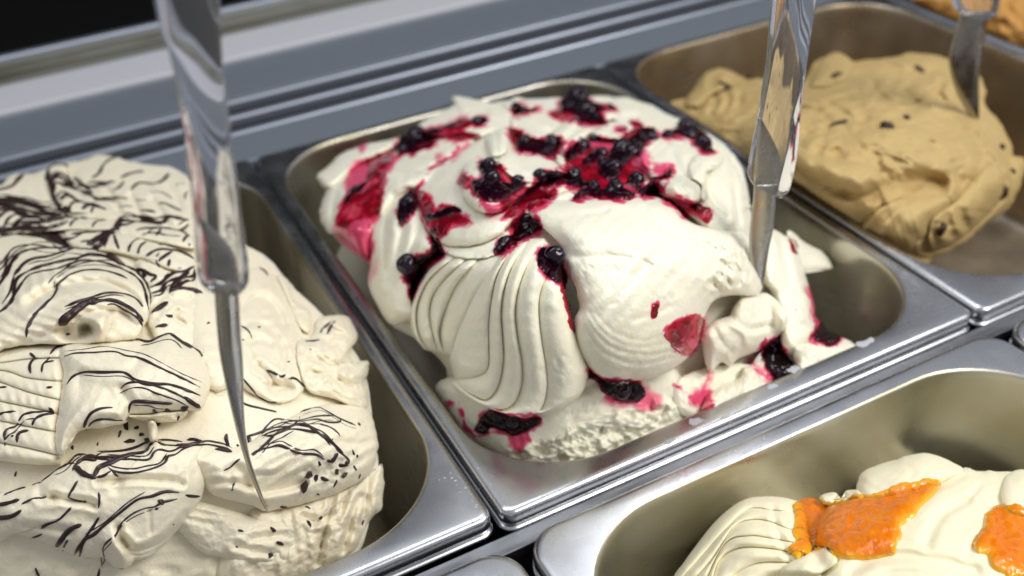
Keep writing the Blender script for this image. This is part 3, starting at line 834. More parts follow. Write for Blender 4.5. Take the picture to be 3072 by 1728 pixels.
HA.blob('back_fold', T('A1', '-120,340 20,300 100,222 200,205 330,200 430,195 450,300 490,460 560,570 300,560 100,470 -120,450'), 6, -3, 6)
HA.blob('back_fold', T('A1', '540,150 700,92 860,45 1000,60 1130,110 1230,150 1300,160 1345,212 1460,198 1600,225 1660,320 1680,500 1660,650 1400,660 1200,620 1000,580 800,470 640,350 590,240'), 9, -3, 5,
        [(T('A1', '640,240 720,312 850,330 1010,270'), 1.6, 8), (T('A1', '925,340 1000,440 1040,560'), 3.5, 9), (T('A1', '1140,390 1190,500 1240,610'), 3.5, 9), (T('A1', '1320,430 1400,530 1460,640'), 3.5, 9),
         (T('A1', '1470,320 1520,380 1560,480'), 4, 14), (T('A1', '660,150 620,200 600,260'), 2, 18), (T('A1', '1060,250 1160,300 1300,310'), 1.2, 12)])
HA.blob('rolled_fold', T('A1', '415,190 470,125 550,120 575,190 600,280 700,362 850,440 970,520 1150,585 1220,615 1000,618 750,598 625,580 540,530 465,410 420,290'), 9, 4, 2.4)
HA.blob('long_fold', T('A1', '-100,520 60,500 300,560 600,590 900,605 1100,618 1400,655 1660,735 1700,860 1400,805 1100,745 900,708 560,700 200,720 -100,720'), 8, 3, 3)
HA.blob('long_fold', T('A1', '570,710 800,705 1000,720 1200,765 1500,850 1690,930 1710,1070 1500,1050 1300,980 1100,915 900,880 700,860 585,810'), 8, 5, 3)
HA.blob('torn_side', T('A1', '1180,980 1350,1000 1500,1060 1720,1080 1760,1400 1700,1700 1400,1700 1250,1400'), 5, -1, 6, [(T('A1', '1400,1150 1500,1280 1650,1300'), 2, 10), (T('A1', '1540,1400 1530,1450 1600,1500'), 2, 6)], [(None, 1.0, 6)])
HA.flutes('ribbed_fold', [T('A2', s) for s in ('-120,430 200,395 380,388 620,385', '-120,560 60,540 250,512 580,500', '-120,600 70,620 250,680 580,712', '-120,690 0,712 250,800 560,880', '-120,860 0,880 250,930 520,990', '-120,1035 0,1050 250,1100 510,1150', '-120,1220 0,1240 250,1290 540,1360', '-120,1400 0,1400 250,1430 530,1440')], 7, 1, 3.6, nt=60, nf=18, pw=.4)
HA.blob('side_scoop', T('A3', '-60,60 100,150 280,170 330,60 430,0 560,100 650,250 720,400 752,560 758,720 765,860 700,955 560,990 400,930 260,860 100,900 -60,700'), 8, 0, 5,
        [(T('A3', '300,270 430,215 560,290 620,420'), 3, 12), (T('A3', '330,330 450,330 560,400'), 3, 40), (T('A3', '290,430 420,400 540,480 610,600 600,720'), 2, 8), (T('A3', '370,540 430,520 520,550'), 1.8, 8), (T('A3', '545,890 600,880 655,900'), 8, 22), (T('A3', '430,720 500,780 540,850'), 3, 10),
         (T('A3', '545,100 640,270 700,450 725,620'), 1.8, 9), (T('A3', '390,690 330,560 380,520'), 2, 14)], [(T('A3', '440,700 560,650 700,800 700,950 520,970 430,850'), 1.2, 5)], center=(760, 1020), N=220, M=64)
HA.blob('side_crumb', T('A3', '560,70 640,100 680,240 800,330 790,480 710,420 640,250'), 5, -8, 4, rough=[(None, 1.4, 7)])
HA.blob('side_crumb', T('A3', '700,560 800,510 830,470 850,385 960,355 1060,358 1115,420 1142,520 1085,615 1125,705 1215,680 1222,745 1185,850 1215,905 1212,1025 1090,1010 950,950 800,910 730,800'), 9, -2, 4,
        [(T('A3', '820,640 900,700 960,720 1060,690'), 3, 10), (T('A3', '780,760 900,770 1010,740'), 3, 10), (T('A3', '980,800 1060,860 1180,850'), 3.5, 12), (T('A3', '940,440 1000,500 960,560'), 2.5, 10)], [(None, 1.7, 6)])
HA.blob('lower_fold', T('A5', '-80,420 100,365 300,378 450,385 620,300 800,180 1000,90 1150,40 1350,40 1480,60 1560,140 1602,350 1592,470 1545,600 1400,700 1200,795 1000,850 800,895 680,915 560,875 300,800 200,760 120,640 0,560'), 12, 2, 4,
        [(T('A5', '560,700 800,690 1000,640 1150,560'), 3.5, 26), (T('A5', '650,760 800,740 1000,680'), 1.6, 9), (T('A5', '380,600 440,560 520,640'), 3, 16), (T('A5', '620,620 760,610 880,520 920,450'), 1.2, 9), (T('A5', '850,290 950,270 1050,300'), 1.6, 14), (T('A5', '230,690 400,680 540,700'), 2, 10), (T('A5', '1300,340 1420,360 1520,340'), 1.5, 10)],
        [(T('A5', '1000,480 1350,430 1500,500 1400,680 1000,800 950,620'), 1.4, 6), (T('A5', '1350,60 1600,150 1590,400 1400,300'), .7, 5)], center=(860, 1370), N=240, M=70)
HA.blob('front_side', T('A5', '560,900 800,890 1100,800 1350,720 1540,625 1640,530 1640,860 1560,960 1500,1060 1440,1200 1340,1310 1100,1420 900,1500 600,1560 300,1500 300,1300 500,1100'), 8, -4, 5,
        [(T('A5', '1240,790 1200,950 1140,1200'), 2.6, 9), (T('A5', '1345,760 1300,900 1240,1010'), 2.6, 9), (T('A5', '1455,790 1380,1000 1320,1250'), 2.6, 9), (T('A5', '1000,960 1100,1000 1220,930'), 2.4, 9), (T('A5', '1530,640 1500,860 1480,1010'), 3, 11), (T('A5', '1150,1100 1120,1250 1100,1350'), 2.5, 10)], [(None, 1.5, 6)])
HA.blob('front_slab', T('A5', '100,840 300,880 600,965 700,1000 880,985 960,1070 920,1200 870,1330 520,1350 300,1290 150,1260 0,1110 -100,1000'), 6, 1, 6, [(T('A5', '560,1150 700,1120 880,1110'), 1.6, 9), (T('A5', '430,1200 600,1240 760,1280'), 1.6, 10)], [(None, .9, 6)])
HA.blob('middle_fold', T('A2', '545,410 900,366 1150,350 1300,368 1480,288 1600,380 1740,470 1830,700 1760,940 1640,965 1500,965 1300,992 1125,1000 1100,1065 900,1112 720,1130 620,1220 560,1345 505,1345 478,1180 520,900 548,640'), 11, 8, 4,
        [(T('A2', '720,740 850,760 980,820'), 4, 40), (T('A2', '600,700 700,640 900,630 1080,640'), 1.2, 14), (T('A2', '1120,630 1190,540'), 1.5, 14), (T('A2', '1060,770 1130,900 1120,1000'), 2, 14), (T('A2', '1300,480 1500,620 1700,740'), -1.2, 26), (T('A2', '780,1090 900,1040 1050,1050'), 1.6, 10)], center=(330, 1130), N=240, M=64)
HA.blob('under_chip_fold', T('A2', '1125,1005 1300,995 1560,965 1640,968 1560,1045 1400,1070 1200,1040'), 5, 3, 4, rough=[(None, 1, 5)])
HA.blob('peg', T('A2', '1285,1060 1345,1050 1370,1120 1380,1225 1310,1235 1290,1140'), 4, 6, 2, N=60, M=20)
HA.blob('front_fold', T('A4', '-100,640 40,600 200,570 400,500 560,380 700,280 880,218 1100,190 1350,178 1500,150 1600,78 1700,130 2040,120 2080,350 2060,620 1900,860 1700,1100 1500,1272 1390,1290 1340,1340 1250,1385 1150,1362 1050,1262 830,1265 560,1155 300,1062 150,1030 0,1085 -100,1090'), 11, 5, 5,
        [(T('A4', '540,640 700,680 870,700 960,730'), 2, 10), (T('A4', '1240,1085 1330,1190 1500,1170 1700,1060 1900,850'), 3, 11), (T('A4', '1330,1240 1450,1240 1650,1150 1850,960'), 2, 9), (T('A4', '1000,490 1300,462 1700,475 1850,510'), 1.6, 9), (T('A4', '1150,520 1220,470 1180,560'), 2.4, 14),
         (T('A4', '1130,1130 1220,1250 1280,1370'), -3, 34), (T('A4', '400,560 420,640 540,660'), 2.2, 12), (T('A4', '250,960 450,970 700,1000'), 1.4, 12), (T('A4', '1200,960 1230,1050 1300,1130'), 1.8, 10), (T('A4', '900,880 1050,900 1200,870'), .8, 16), (T('A4', '1520,780 1530,1000'), .5, 6)], [(T('A4', '0,620 500,560 800,700 500,800 0,760'), .5, 5), (T('A4', '1500,150 2040,130 2040,420 1700,440'), .6, 5)], center=(290, 1510), N=260, M=76)
HA.blob('big_swirl', T('A1', '-160,770 60,735 250,758 450,805 600,848 800,870 950,918 1100,1008 1230,1118 1292,1230 1308,1340 1290,1440 1240,1560 1150,1652 900,1672 560,1690 350,1690 200,1700 60,1722 -160,1730'), 15, 10, 4,
        [(T('A1', '255,1320 350,1255 480,1195 700,1140 900,1150 1080,1210 1200,1300 1265,1420'), 5, 13), (T('A2', '190,392 380,310 560,245 690,225 790,265'), 5, 16), (T('A2', '590,310 680,320 760,270'), 17, 24), (T('A2', '640,170 760,105 940,90 1080,120 1190,220'), 3, 10),
         (T('A2', '1060,160 1100,250 1050,320'), 6, 40), (T('A2', '850,210 870,330'), -4, 24), (T('A1', '120,1180 250,1050 420,960'), 1, 20), (T('A2', '960,120 965,230 910,340'), 3, 10)], center=(180, 850), N=260, M=80)
BA = HA.bvh()


def ribbon(bvh, uv, wpx, m, parent, name='strand', flat=.75, seed=0, k=8):
    """a poured line of chocolate lying on the gelato"""
    n = max(6, int(np.linalg.norm(np.diff(uv, axis=0), axis=1).sum() / 7))
    p = spline(uv, n)
    P, N = [], []
    for q in p:
        a, b = cast(bvh, q)
        if a is None:
            continue
        if b.dot(Vector(rays(q))) > 0:
            b = -b
        P.append(a[:]); N.append(b[:])
    if len(P) < 4:
        return None
    P, N = np.array(P), np.array(N)
    for _ in range(2):
        P[1:-1] = .5 * P[1:-1] + .25 * (P[:-2] + P[2:])
        N[1:-1] = .5 * N[1:-1] + .25 * (N[:-2] + N[2:])
    Tn = np.gradient(P, axis=0)
    Tn /= np.linalg.norm(Tn, axis=1, keepdims=True) + 1e-9
    N -= (N * Tn).sum(1, keepdims=True) * Tn
    N /= np.linalg.norm(N, axis=1, keepdims=True) + 1e-9
    B = np.cross(Tn, N)
    s = np.linspace(0, 1, len(P))
    dist = np.linalg.norm(P - CAM, axis=1)
    r = wpx * .5 * dist / FPX * np.clip(np.minimum(s, 1 - s) * 9 + .35, 0, 1) * (1 + .42 * noise(P, 6, seed) + .15 * noise(P, 2.2, seed + 1))
    a = np.linspace(0, 2 * np.pi, k, endpoint=False)
    V = P[:, None] + N[:, None] * (.25 * r[:, None] + np.sin(a) * r[:, None] * flat)[..., None] + B[:, None] * (np.cos(a) * r[:, None])[..., None]
    F = gf(len(P), k, True)
    return mesh_quads(name, V.reshape(-1, 3), F, m, parent)


driz = thing('chocolate_drizzle', 'thin dark chocolate lines poured across the folds of the cream gelato', 'chocolate drizzle', (-.13, .17, 0))
STR = [('A1', 14, '-60,360 60,335 120,310 150,270 200,215|-60,430 100,430 250,465 400,495 480,470|-60,450 150,455 300,500 430,550 560,565|-60,480 100,485 250,530 420,575 600,590|-60,500 60,500 220,560 330,585'),
       ('A1', 11, '700,90 780,65 850,48|800,248 870,200 890,140 950,85 1010,65|1050,245 1100,220 1180,195 1250,190|640,238 700,280 740,320 850,318 1000,268|760,285 830,280 880,290 960,285|980,360 1040,330 1080,270|1140,350 1180,300 1240,285 1340,298 1430,260 1470,200|820,440 900,420 1000,420 1040,412 1110,430|400,270 420,180 470,130 540,130 600,140'),
       ('A1', 16, '445,300 470,245 530,240 590,300 640,340 740,370 820,420 930,435 1000,450|530,440 560,400 620,400|420,180 430,260 460,380 520,500 560,555|480,300 460,380 500,480 570,560|720,520 760,480 820,480 880,505|560,500 600,545'),
       ('A1', 10, '500,420 510,370 570,370 640,420 700,450 800,470|610,540 600,500 640,450 700,455|800,550 790,520 830,490 930,520|430,240 480,200 520,240|450,330 480,280 530,290 580,330|540,460 520,500 560,540'),
       ('A1', 6, '1310,370 1400,365 1500,425|1180,435 1280,440|1040,495 1110,488 1160,500|1530,320 1540,290 1620,290|1610,430 1610,370 1650,365'),
       ('A1', 10, '1220,525 1290,530 1355,545|1380,465 1440,465 1500,500 1580,530|1070,555 1130,550 1195,580|1280,730 1310,690 1400,680|1180,700 1250,685 1400,680 1500,690 1600,715 1640,750|1360,745 1400,690|1590,800 1620,750 1650,740|1640,860 1650,810'),
       ('A1', 18, '1000,700 1020,640 1100,610 1200,620 1300,625 1420,640 1460,580 1560,600 1640,615|760,830 830,780 930,720 1010,690 1060,640|780,840 900,760 1000,720|800,855 880,840 920,760'),
       ('A1', 12, '910,850 930,770 980,700|1200,605 1120,650 1030,660|1540,660 1600,620 1640,600|1500,690 1580,700 1640,640|1010,640 1030,700|960,700 840,715 740,720 620,735|490,790 560,780 640,770 720,720 800,710'),
       ('A1', 9, '990,730 1010,800 1035,865|1130,935 1120,860 1160,790 1220,772|1210,950 1200,890 1230,820 1275,800|800,680 830,620 920,612|610,670 630,620 680,600|700,800 800,790|460,690 510,715 560,715|1390,1025 1350,950 1385,890|1465,1015 1475,950'),
       ('A1', 13, '1275,970 1290,910 1380,870 1480,870 1580,890 1690,950|1380,970 1440,920 1500,880|1180,1040 1250,1050 1320,1085 1370,1095 1310,1150|1340,1100 1280,1080|1250,1040 1260,1110|1300,1200 1400,1160 1500,1075 1600,1060 1690,1010|1320,1245 1410,1225 1430,1170 1540,1120 1680,1100 1690,1030'),
       ('A1', 16, '1480,1235 1500,1170 1570,1120 1640,1060|1480,1240 1560,1180 1640,1130|1320,1420 1390,1370 1460,1320|1470,1240 1560,1205 1650,1215 1760,1245'),
       ('A1', 15, '-60,540 60,520 150,540 200,580 400,575 600,580 760,600|-20,600 40,540 90,530|-60,690 100,690 250,650 400,630 560,600|100,680 170,610 260,590 400,600 520,600|-60,720 80,690 230,690 380,720 500,790 580,850|-60,740 100,700 300,700 430,750 560,850|0,700 200,675 340,680 480,740 600,850'),
       ('A1', 8, '30,690 60,620 130,560 200,560|40,650 70,590 150,560|330,700 450,680 560,620|430,700 540,715|260,690 400,690 540,660 590,610'),
       ('A1', 10, '-60,1010 40,960 90,880 160,840 280,825 420,845 560,855 700,860 900,885 1000,930 1100,1010|-60,1200 20,1130 80,1000 150,920 260,870 400,855 560,860|-60,1260 40,1110 100,990 160,930'),
       ('A1', 14, '130,1090 200,1000 290,950 420,930 540,890 640,860|-40,1440 80,1350 120,1270 135,1150 200,1080 320,1030 480,985 650,950 760,920 860,915 960,950 1080,1010 1180,1060 1260,1150 1300,1250 1305,1340|660,960 760,910 900,915 1000,950'),
       ('A1', 7, '20,1340 80,1250 110,1150 130,1060|420,1160 470,1100 560,1040 660,960|-60,1080 20,1030 70,940|560,1040 700,990 860,965 980,965|100,1000 130,930 220,880|60,1100 110,980'),
       ('A1', 10, '470,1230 500,1240 490,1180 520,1150 620,1080 760,1045 900,1050 1000,1075 1110,1120|280,1440 380,1360 460,1280 490,1230 500,1170'),
       ('A2', 12, '230,325 240,250 300,140 400,30 460,-20|560,60 680,20 850,-40 960,-60 1080,-50 1180,-10 1240,60'),
       ('A2', 34, '520,215 600,140 680,80 760,30 860,5'), ('A2', 18, '780,40 880,10 980,10 1080,40 1170,100 1245,190'),
       ('A2', 10, '270,640 255,570 290,520 320,500|260,460 290,490 320,505|365,630 370,560 420,520 460,440 510,405 570,390|390,545 470,530|40,1220 45,1140 100,1110 150,1100 180,1020 240,985 340,975 470,970|150,1240 160,1160 250,1135|280,1090 310,1030 380,1000 470,990|-60,1010 60,975 140,970|-60,765 60,758'),
       ('A2', 9, '560,490 650,465 800,460 1000,450 1100,490 1200,500 1350,570 1560,670 1740,760|580,735 640,660 740,625 900,630 1080,630 1170,690 1350,730 1500,740 1740,830|1050,770 1090,730 1180,715 1300,735 1450,780 1600,850 1740,940|730,1110 760,1020 850,950 980,935|750,1130 800,1060 900,1030 1010,1045 1110,1040'),
       ('A2', 12, '1120,980 1130,900 1200,880 1350,890 1500,900|1140,345 1200,345 1290,365 1380,330 1480,295 1560,350 1700,430 1760,490|1350,240 1400,225 1460,220'),
       ('A2', 16, '1600,840 1680,900 1740,935|1580,930 1640,930|1480,300 1560,360 1660,420'),
       ('A4', 16, '820,270 900,230 1000,250 1200,240 1330,215 1480,190 1540,110 1600,85 1640,120 1800,130 2030,115|780,320 830,270 880,260 980,280|960,440 1000,360 1100,320 1250,250 1400,205|770,330 800,380 880,430 980,450'),
       ('A4', 9, '420,490 520,420 580,370 700,310 770,220 880,215|580,370 690,310 760,305|850,260 960,240 1060,190 1130,185|960,260 1080,270 1300,265 1480,275 1540,250 1560,190 1640,165 1720,190 1830,150|1100,345 1140,380 1250,400 1400,395 1560,355 1690,290 1690,235 1780,220 1860,160 1960,130|740,380 760,330 800,290|1140,380 1200,440|980,445 1060,430 1130,380'),
       ('A4', 8, '40,630 160,580 260,545|330,525 420,500|690,650 740,570 790,480|690,650 780,680 860,690|1000,600 1015,680 1000,760|220,720 300,680 380,655 430,665 470,640'),
       ('A4', 14, '-60,730 60,715 200,675|-60,860 60,855 150,830 220,780|570,1155 640,1060 720,970 830,925'),
       ('A4', 10, '420,965 480,920 580,890 660,820 725,750|300,1060 380,1045 430,1020|640,1190 660,1130 690,1080|760,1225 830,1110 900,1010 960,930 1005,850|810,1250 830,1150 860,1070 950,1030 1100,900 1250,780 1400,670 1540,640 1680,590 1820,600|1880,625 1950,635 2030,640'),
       ('A4', 7, '1040,1330 1070,1280 1040,1180 1080,1110 1180,1030 1220,930 1340,820 1490,755 1570,750 1640,700 1720,685 1800,665'),
       ('A5', 8, '410,-20 520,40 640,70 770,100|330,580 380,560 440,500 470,485|400,750 410,700 425,680|20,785 70,795 130,795|30,330 80,320 170,350'),
       ('A5', 13, '-60,400 60,380 180,370 280,385 400,425|260,405 340,420 400,430'),
       ('A5', 7, '955,160 975,95 1100,62 1140,68 1240,130 1310,165 1420,210|640,270 700,200 760,155 850,165 950,178 1100,160 1180,185 1300,180 1280,145|650,280 740,215 830,185 950,170 1100,135 1240,130|950,170 860,240 760,280 700,340 620,410|520,300 600,280 650,260 740,230 900,220|1120,200 1200,220 1260,260 1290,300'),
       ('A5', 10, '640,300 740,260 860,230 940,200 1020,210 1090,260 1170,320 1210,375|560,450 640,410 720,390 790,372 880,410 960,440 1100,450 1160,490|650,290 720,300 800,270 880,240 1000,250 1120,280 1210,340 1290,430 1370,505 1310,545|570,460 640,400 700,350 750,290'),
       ('A3', 8, '430,10 480,40 490,65|300,430 345,460 375,520|760,540 820,540 870,530|870,480 900,440 960,390|310,810 380,890 450,960 560,985'),
       ('A3', 9, '480,750 540,770 590,805 620,780|640,810 690,805 720,840 765,870|920,490 950,430 980,395')]
ns = 0
for reg, wpx, s in STR:
    for line in s.split('|'):
        q_ = T(reg, line)
        if ribbon(BA, q_, wpx * .82, M['choc'], driz, seed=ns) is not None:
            ns += 1
        ln = np.linalg.norm(np.diff(q_, axis=0), axis=1).sum()
        if ln > 150 and ns < 285 and wpx < 20:      # a finer thread poured beside the thick one
            w_ = spline(q_, 8)
            off_ = np.array([rnd.uniform(-5, 5), rnd.choice((-1, 1)) * rnd.uniform(9, 17)])
            w_ = w_ + off_ + np.array([[rnd.uniform(-3, 3), rnd.uniform(-4, 4)] for _ in range(8)])
            if ribbon(BA, w_[rnd.randint(0, 2):8 - rnd.randint(0, 2)], wpx * rnd.uniform(.35, .6), M['choc'], driz, seed=ns) is not None:
                ns += 1


def chip(bvh, uv, wpx, hpx, m, label, cat, group, name='chocolate_chip', seed=0, sink=.3, flat=.5, parent=None):
    p, n = cast(bvh, np.array(uv, float))
    if p is None:
        return
    r = random.Random(seed)
    sc = (Vector(p) - Vector(CAM)).length / FPX
    bm = bmesh.new()
    bmesh.ops.create_icosphere(bm, subdivisions=2 if parent is None else 1, radius=1)
    a = r.uniform(-.6, .6)
    j = .2 if parent is None else .4
    V = []
    for v in bm.verts:
        c = v.co * (1 + j * r.uniform(-1, 1))
        V.append((c.x * wpx * .5 * sc * math.cos(a) - c.y * hpx * .5 * sc * math.sin(a), c.x * wpx * .5 * sc * math.sin(a) + c.y * hpx * .5 * sc * math.cos(a), c.z * min(wpx, hpx) * flat * sc))
    bm.verts.index_update()
    F = [[v.index for v in f.verts] for f in bm.faces]
    bm.free()
    if n.dot(Vector(rays(np.array(uv, float)))) > 0:
        n = -n
    q = n.to_track_quat('Z', 'X').to_matrix()
    at0 = Vector(p) + n * (min(wpx, hpx) * flat * sc * (1 - 2 * sink) * .5)
    V = [q @ Vector(v) + (at0 if parent else Vector()) for v in V]
    o = obj(name, V, F, m, parent, smooth=parent is None)
    if parent is None:
        o.location = at0
        tag(o, label, cat, group)
    return o


for i, (reg, x, y, a, b) in enumerate([('A5', 1250, 470, 16, 40), ('A5', 1290, 540, 14, 50), ('A5', 1200, 500, 20, 12), ('A5', 1320, 620, 22, 26), ('A5', 1260, 590, 26, 14), ('A5', 1030, 610, 30, 24), ('A5', 1000, 720, 24, 40), ('A5', 1090, 640, 26, 22), ('A5', 1160, 650, 14, 34),
        ('A5', 1120, 520, 22, 12), ('A5', 1400, 435, 26, 10), ('A5', 1430, 462, 10, 10), ('A5', 1410, 560, 26, 8), ('A5', 1340, 525, 24, 16), ('A5', 1250, 690, 30, 10), ('A5', 820, 880, 34, 12), ('A5', 1025, 885, 26, 8), ('A5', 1030, 1010, 14, 36), ('A5', 1130, 970, 20, 14), ('A5', 740, 1065, 30, 12),
        ('A5', 800, 1185, 44, 12), ('A5', 715, 1280, 18, 26), ('A5', 470, 1075, 22, 8), ('A5', 440, 1210, 10, 8), ('A5', 1475, 1010, 10, 22), ('A5', 1450, 630, 24, 8), ('A5', 1110, 775, 16, 8),
        ('A2', 1100, 1100, 36, 14), ('A2', 1190, 1110, 16, 18), ('A2', 1040, 1165, 28, 10), ('A2', 1130, 1230, 12, 30), ('A2', 1230, 1170, 16, 14), ('A2', 1280, 1220, 12, 16), ('A2', 1350, 970, 30, 12), ('A2', 1460, 960, 36, 14), ('A2', 1600, 940, 24, 22), ('A2', 1370, 1080, 14, 16), ('A2', 630, 1285, 14, 10), ('A2', 850, 1255, 12, 8), ('A2', 1550, 1025, 18, 10),
        ('A2', 1470, 145, 20, 18), ('A2', 430, 760, 16, 10), ('A2', 450, 965, 26, 16), ('A2', 590, 300, 20, 12), ('A2', 110, 1185, 8, 8), ('A4', 865, 690, 14, 12), ('A4', 1640, 705, 26, 16), ('A4', 1590, 770, 10, 14), ('A4', 160, 410, 14, 8), ('A4', 1760, 925, 6, 6), ('A4', 380, 1420, 40, 10), ('A4', 1000, 1440, 40, 8),
        ('A3', 60, 410, 14, 10), ('A3', 430, 440, 14, 8), ('A3', 310, 530, 10, 6), ('A3', 1150, 1140, 12, 12), ('A3', 960, 1250, 6, 6), ('A3', 800, 600, 8, 6), ('A3', 640, 690, 10, 6), ('A5', 360, 330, 40, 14), ('A5', 540, 330, 30, 14), ('A5', 450, 380, 14, 10)]):
    chip(BA, T(reg, '%g,%g' % (x, y))[0], a, b, M['choc'], None, None, None, 'chocolate_flake', i, .45, .4, strac)

# ------------------------------------------------------------------ the caramel gelato and the amber one
EC = Env([(2050, 330, -12), (2000, 290, -16), (2100, 240, -14), (2300, 260, 0), (2500, 180, -2), (2700, 165, 0), (2500, 400, 22), (2700, 400, 22), (2300, 450, 14), (2500, 600, 14), (2700, 600, 8), (2900, 500, 4), (2950, 350, 0),
          (3060, 500, -14), (2760, 765, -24), (2500, 680, -4), (2250, 460, 4), (2150, 380, -6), (3000, 600, -22), (2900, 700, -26)])
car = thing('caramel_gelato', 'tan caramel gelato with dark chips, smeared into the far right pan', 'gelato', (.39, .17, -.1))
HC = Heap(EC, M['caramel'], car, (), 700)
HC.k, HC.drag, HC.ck, HC.sw, HC.sl = 1.6, .6, 1.6, 3.6, 70.
HC.blob('heap', T('7', '30,585 130,520 180,430 260,372 330,378 420,420 500,425 600,440 740,440 800,345 870,302 940,288 1000,330 1100,322 1250,310 1320,288 1450,300 1560,330 1690,400 1735,500 1730,570 1800,650 1870,780 1890,850 1950,860 1940,960 1860,1130 1745,1205 1640,1300 1520,1370 1400,1405 1250,1345 1100,1255 700,990 430,850'), 14, -3, 5,
        [(T('7', '1120,480 1250,560 1440,530 1500,440'), 4.5, 11), (T('7', '1150,540 1300,600 1500,540'), 3, 10), (T('7', '1500,560 1560,520 1560,440'), 3, 12), (T('7', '700,960 850,1025 1050,1065 1250,1000 1400,965 1500,1000'), 5, 22), (T('7', '1330,1020 1400,985 1480,985'), 9, 34),
         (T('7', '1120,1200 1250,1120 1420,1060'), 4, 14), (T('7', '1400,1375 1550,1330 1700,1215 1800,1080'), 4, 13), (T('7', '1440,1215 1560,1110 1650,980'), 3, 14), (T('7', '1480,820 1560,890 1600,980'), 4, 16), (T('7', '1150,850 1170,920 1250,960'), 3, 14),
         (T('7', '740,600 900,640 1060,650'), 2, 16), (T('7', '640,760 800,720 1000,700 1140,720'), 2, 20), (T('7', '1000,900 1100,860 1160,780'), 2, 16), (T('7', '1450,780 1560,740 1680,700'), 3, 16), (T('7', '1650,700 1700,800 1720,940'), 3, 16),
         (T('7', '200,560 300,470 420,440'), 2, 14), (T('7', '900,420 1000,400 1120,430'), 2, 14), (T('7', '1200,380 1330,420 1420,390'), 2.4, 14), (T('7', '60,590 300,610 500,660'), 1.5, 16)], [(None, 4.5, 26), (None, 1.6, 10), (T('7', '1000,800 1300,760 1450,900 1200,1020 900,1000'), 2.2, 9), (T('7', '1600,500 1900,800 1940,960 1600,1300 1500,1000 1700,800'), 1.8, 8)], center=(2560, 420), N=300, M=110, skirt=(8, 45))
HC.blob('smear_lobe', T('7', '780,460 820,360 870,305 940,290 1000,335 990,420 920,450 850,470'), 7, 2, 3)
HC.blob('smear_lobe', T('7', '100,560 180,440 260,375 340,385 400,440 330,480 240,520 170,580'), 7, 1, 3)
HC.blob('smear_fold', T('7', '680,780 800,840 950,860 1100,900 1180,980 1080,1050 900,1020 760,960 690,880'), 7, 2, 3)
HC.blob('smear_fold', T('7', '1060,1240 1150,1140 1280,1080 1420,1060 1540,1080 1500,1180 1380,1300 1300,1370 1150,1300'), 7, 3, 3)
HC.blob('smear_fold', T('7', '1440,1200 1560,1100 1680,960 1760,900 1840,960 1800,1100 1680,1230 1540,1330 1430,1350'), 7, 2, 3)
BC = HC.bvh()
for i, (x, y, a, b, lb) in enumerate([(920, 408, 34, 14, 'dark chip near the back edge of the caramel gelato'), (1372, 382, 34, 18, 'dark chip left of the rear spatula in the caramel gelato'), (930, 672, 56, 15, 'long dark chip lying just right of the middle spatula handle'),
        (1305, 642, 28, 18, 'dark chip right of the round one in the middle of the caramel gelato'), (1195, 692, 44, 34, 'round dark chip in the middle of the caramel gelato'), (320, 465, 54, 14, 'dark chip left of the middle spatula handle in the caramel gelato'),
        (450, 428, 36, 18, 'small dark chip touching the middle spatula handle outline in the caramel gelato'), (1495, 1245, 40, 24, 'dark chip low in the front of the caramel gelato'), (1830, 1042, 40, 26, 'dark chip on the front right side of the caramel gelato'),
        (1880, 930, 20, 14, 'tiny dark chip on the right side of the caramel gelato'), (1820, 800, 18, 22, 'small dark chip on the far right slope of the caramel gelato'), (150, 585, 30, 10, 'brown chip at the left edge of the caramel gelato')]):
    chip(BC, T('7', '%g,%g' % (x, y))[0], a, b, M['chip'], lb, 'chocolate chip', 'chips in the caramel gelato', 'chocolate_chip', 50 + i, .45)
EH = Env([(2720, 0, -14), (2900, 60, -14), (3072, 150, -16), (3072, 0, 0), (2900, -60, 0), (3150, 60, 0), (3000, 40, -2)])
amb = thing('amber_gelato', 'brown amber gelato in the pan at the top right corner', 'gelato', (.66, .17, -.1))
HH = Heap(EH, M['amber'], amb, (), 800)
HH.blob('heap', T('0', '2690,-10 2760,-60 2900,-120 3150,-120 3300,60 3250,200 3080,152 2990,110 2860,60 2760,10'), 10, 0, 4, [(T('H', '1100,300 1200,250 1300,320'), 5, 14), (T('H', '1250,60 1350,200 1449,260'), 5, 16), (T('H', '1180,450 1300,420 1420,480'), 4, 14)], [(None, 3, 10)], skirt=(8, 40))

# ------------------------------------------------------------------ the vanilla gelato with orange marmalade
ED = Env([(2355, 1491, -16), (2228, 1500, -20), (2082, 1646, -24), (2000, 1740, -28), (2764, 1359, -14), (3072, 1414, -16), (2600, 1420, -14), (2500, 1700, 2), (2800, 1600, 6), (3072, 1640, 6), (2300, 1728, -6), (2250, 1600, -8), (2500, 1900, 8), (3000, 1900, 10), (2200, 1900, -8)])
van = thing('vanilla_gelato', 'pale vanilla gelato under orange marmalade, in the front right pan', 'gelato', (.13, -.19, -.1))
HD = Heap(ED, M['vanilla'], van, (), 900)
HD.blob('base_block', T('8', '250,1420 400,1210 560,1010 720,890 860,868 1000,870 1240,900 1480,830 1500,720 1600,655 1780,605 1900,580 2020,600 2180,680 2350,690 2576,700 2800,760 2900,1700 250,1700'), 3, -8, 8, center=(2600, 1640), skirt=(10, 60))
HD.blob('back_lobe', T('8', '1470,850 1478,770 1500,710 1560,668 1680,630 1780,597 1900,569 2020,588 2120,635 2180,690 2040,770 1800,850 1600,900 1500,900'), 9, -2, 4, [(T('8', '1800,640 1840,700 1800,790'), 1.0, 14)])
HD.blob('small_lobe', T('8', '1240,850 1320,830 1350,850 1320,880 1400,860 1400,820 1480,815 1500,880 1380,920 1260,905'), 4, 0, 4, rough=[(None, .5, 4)])
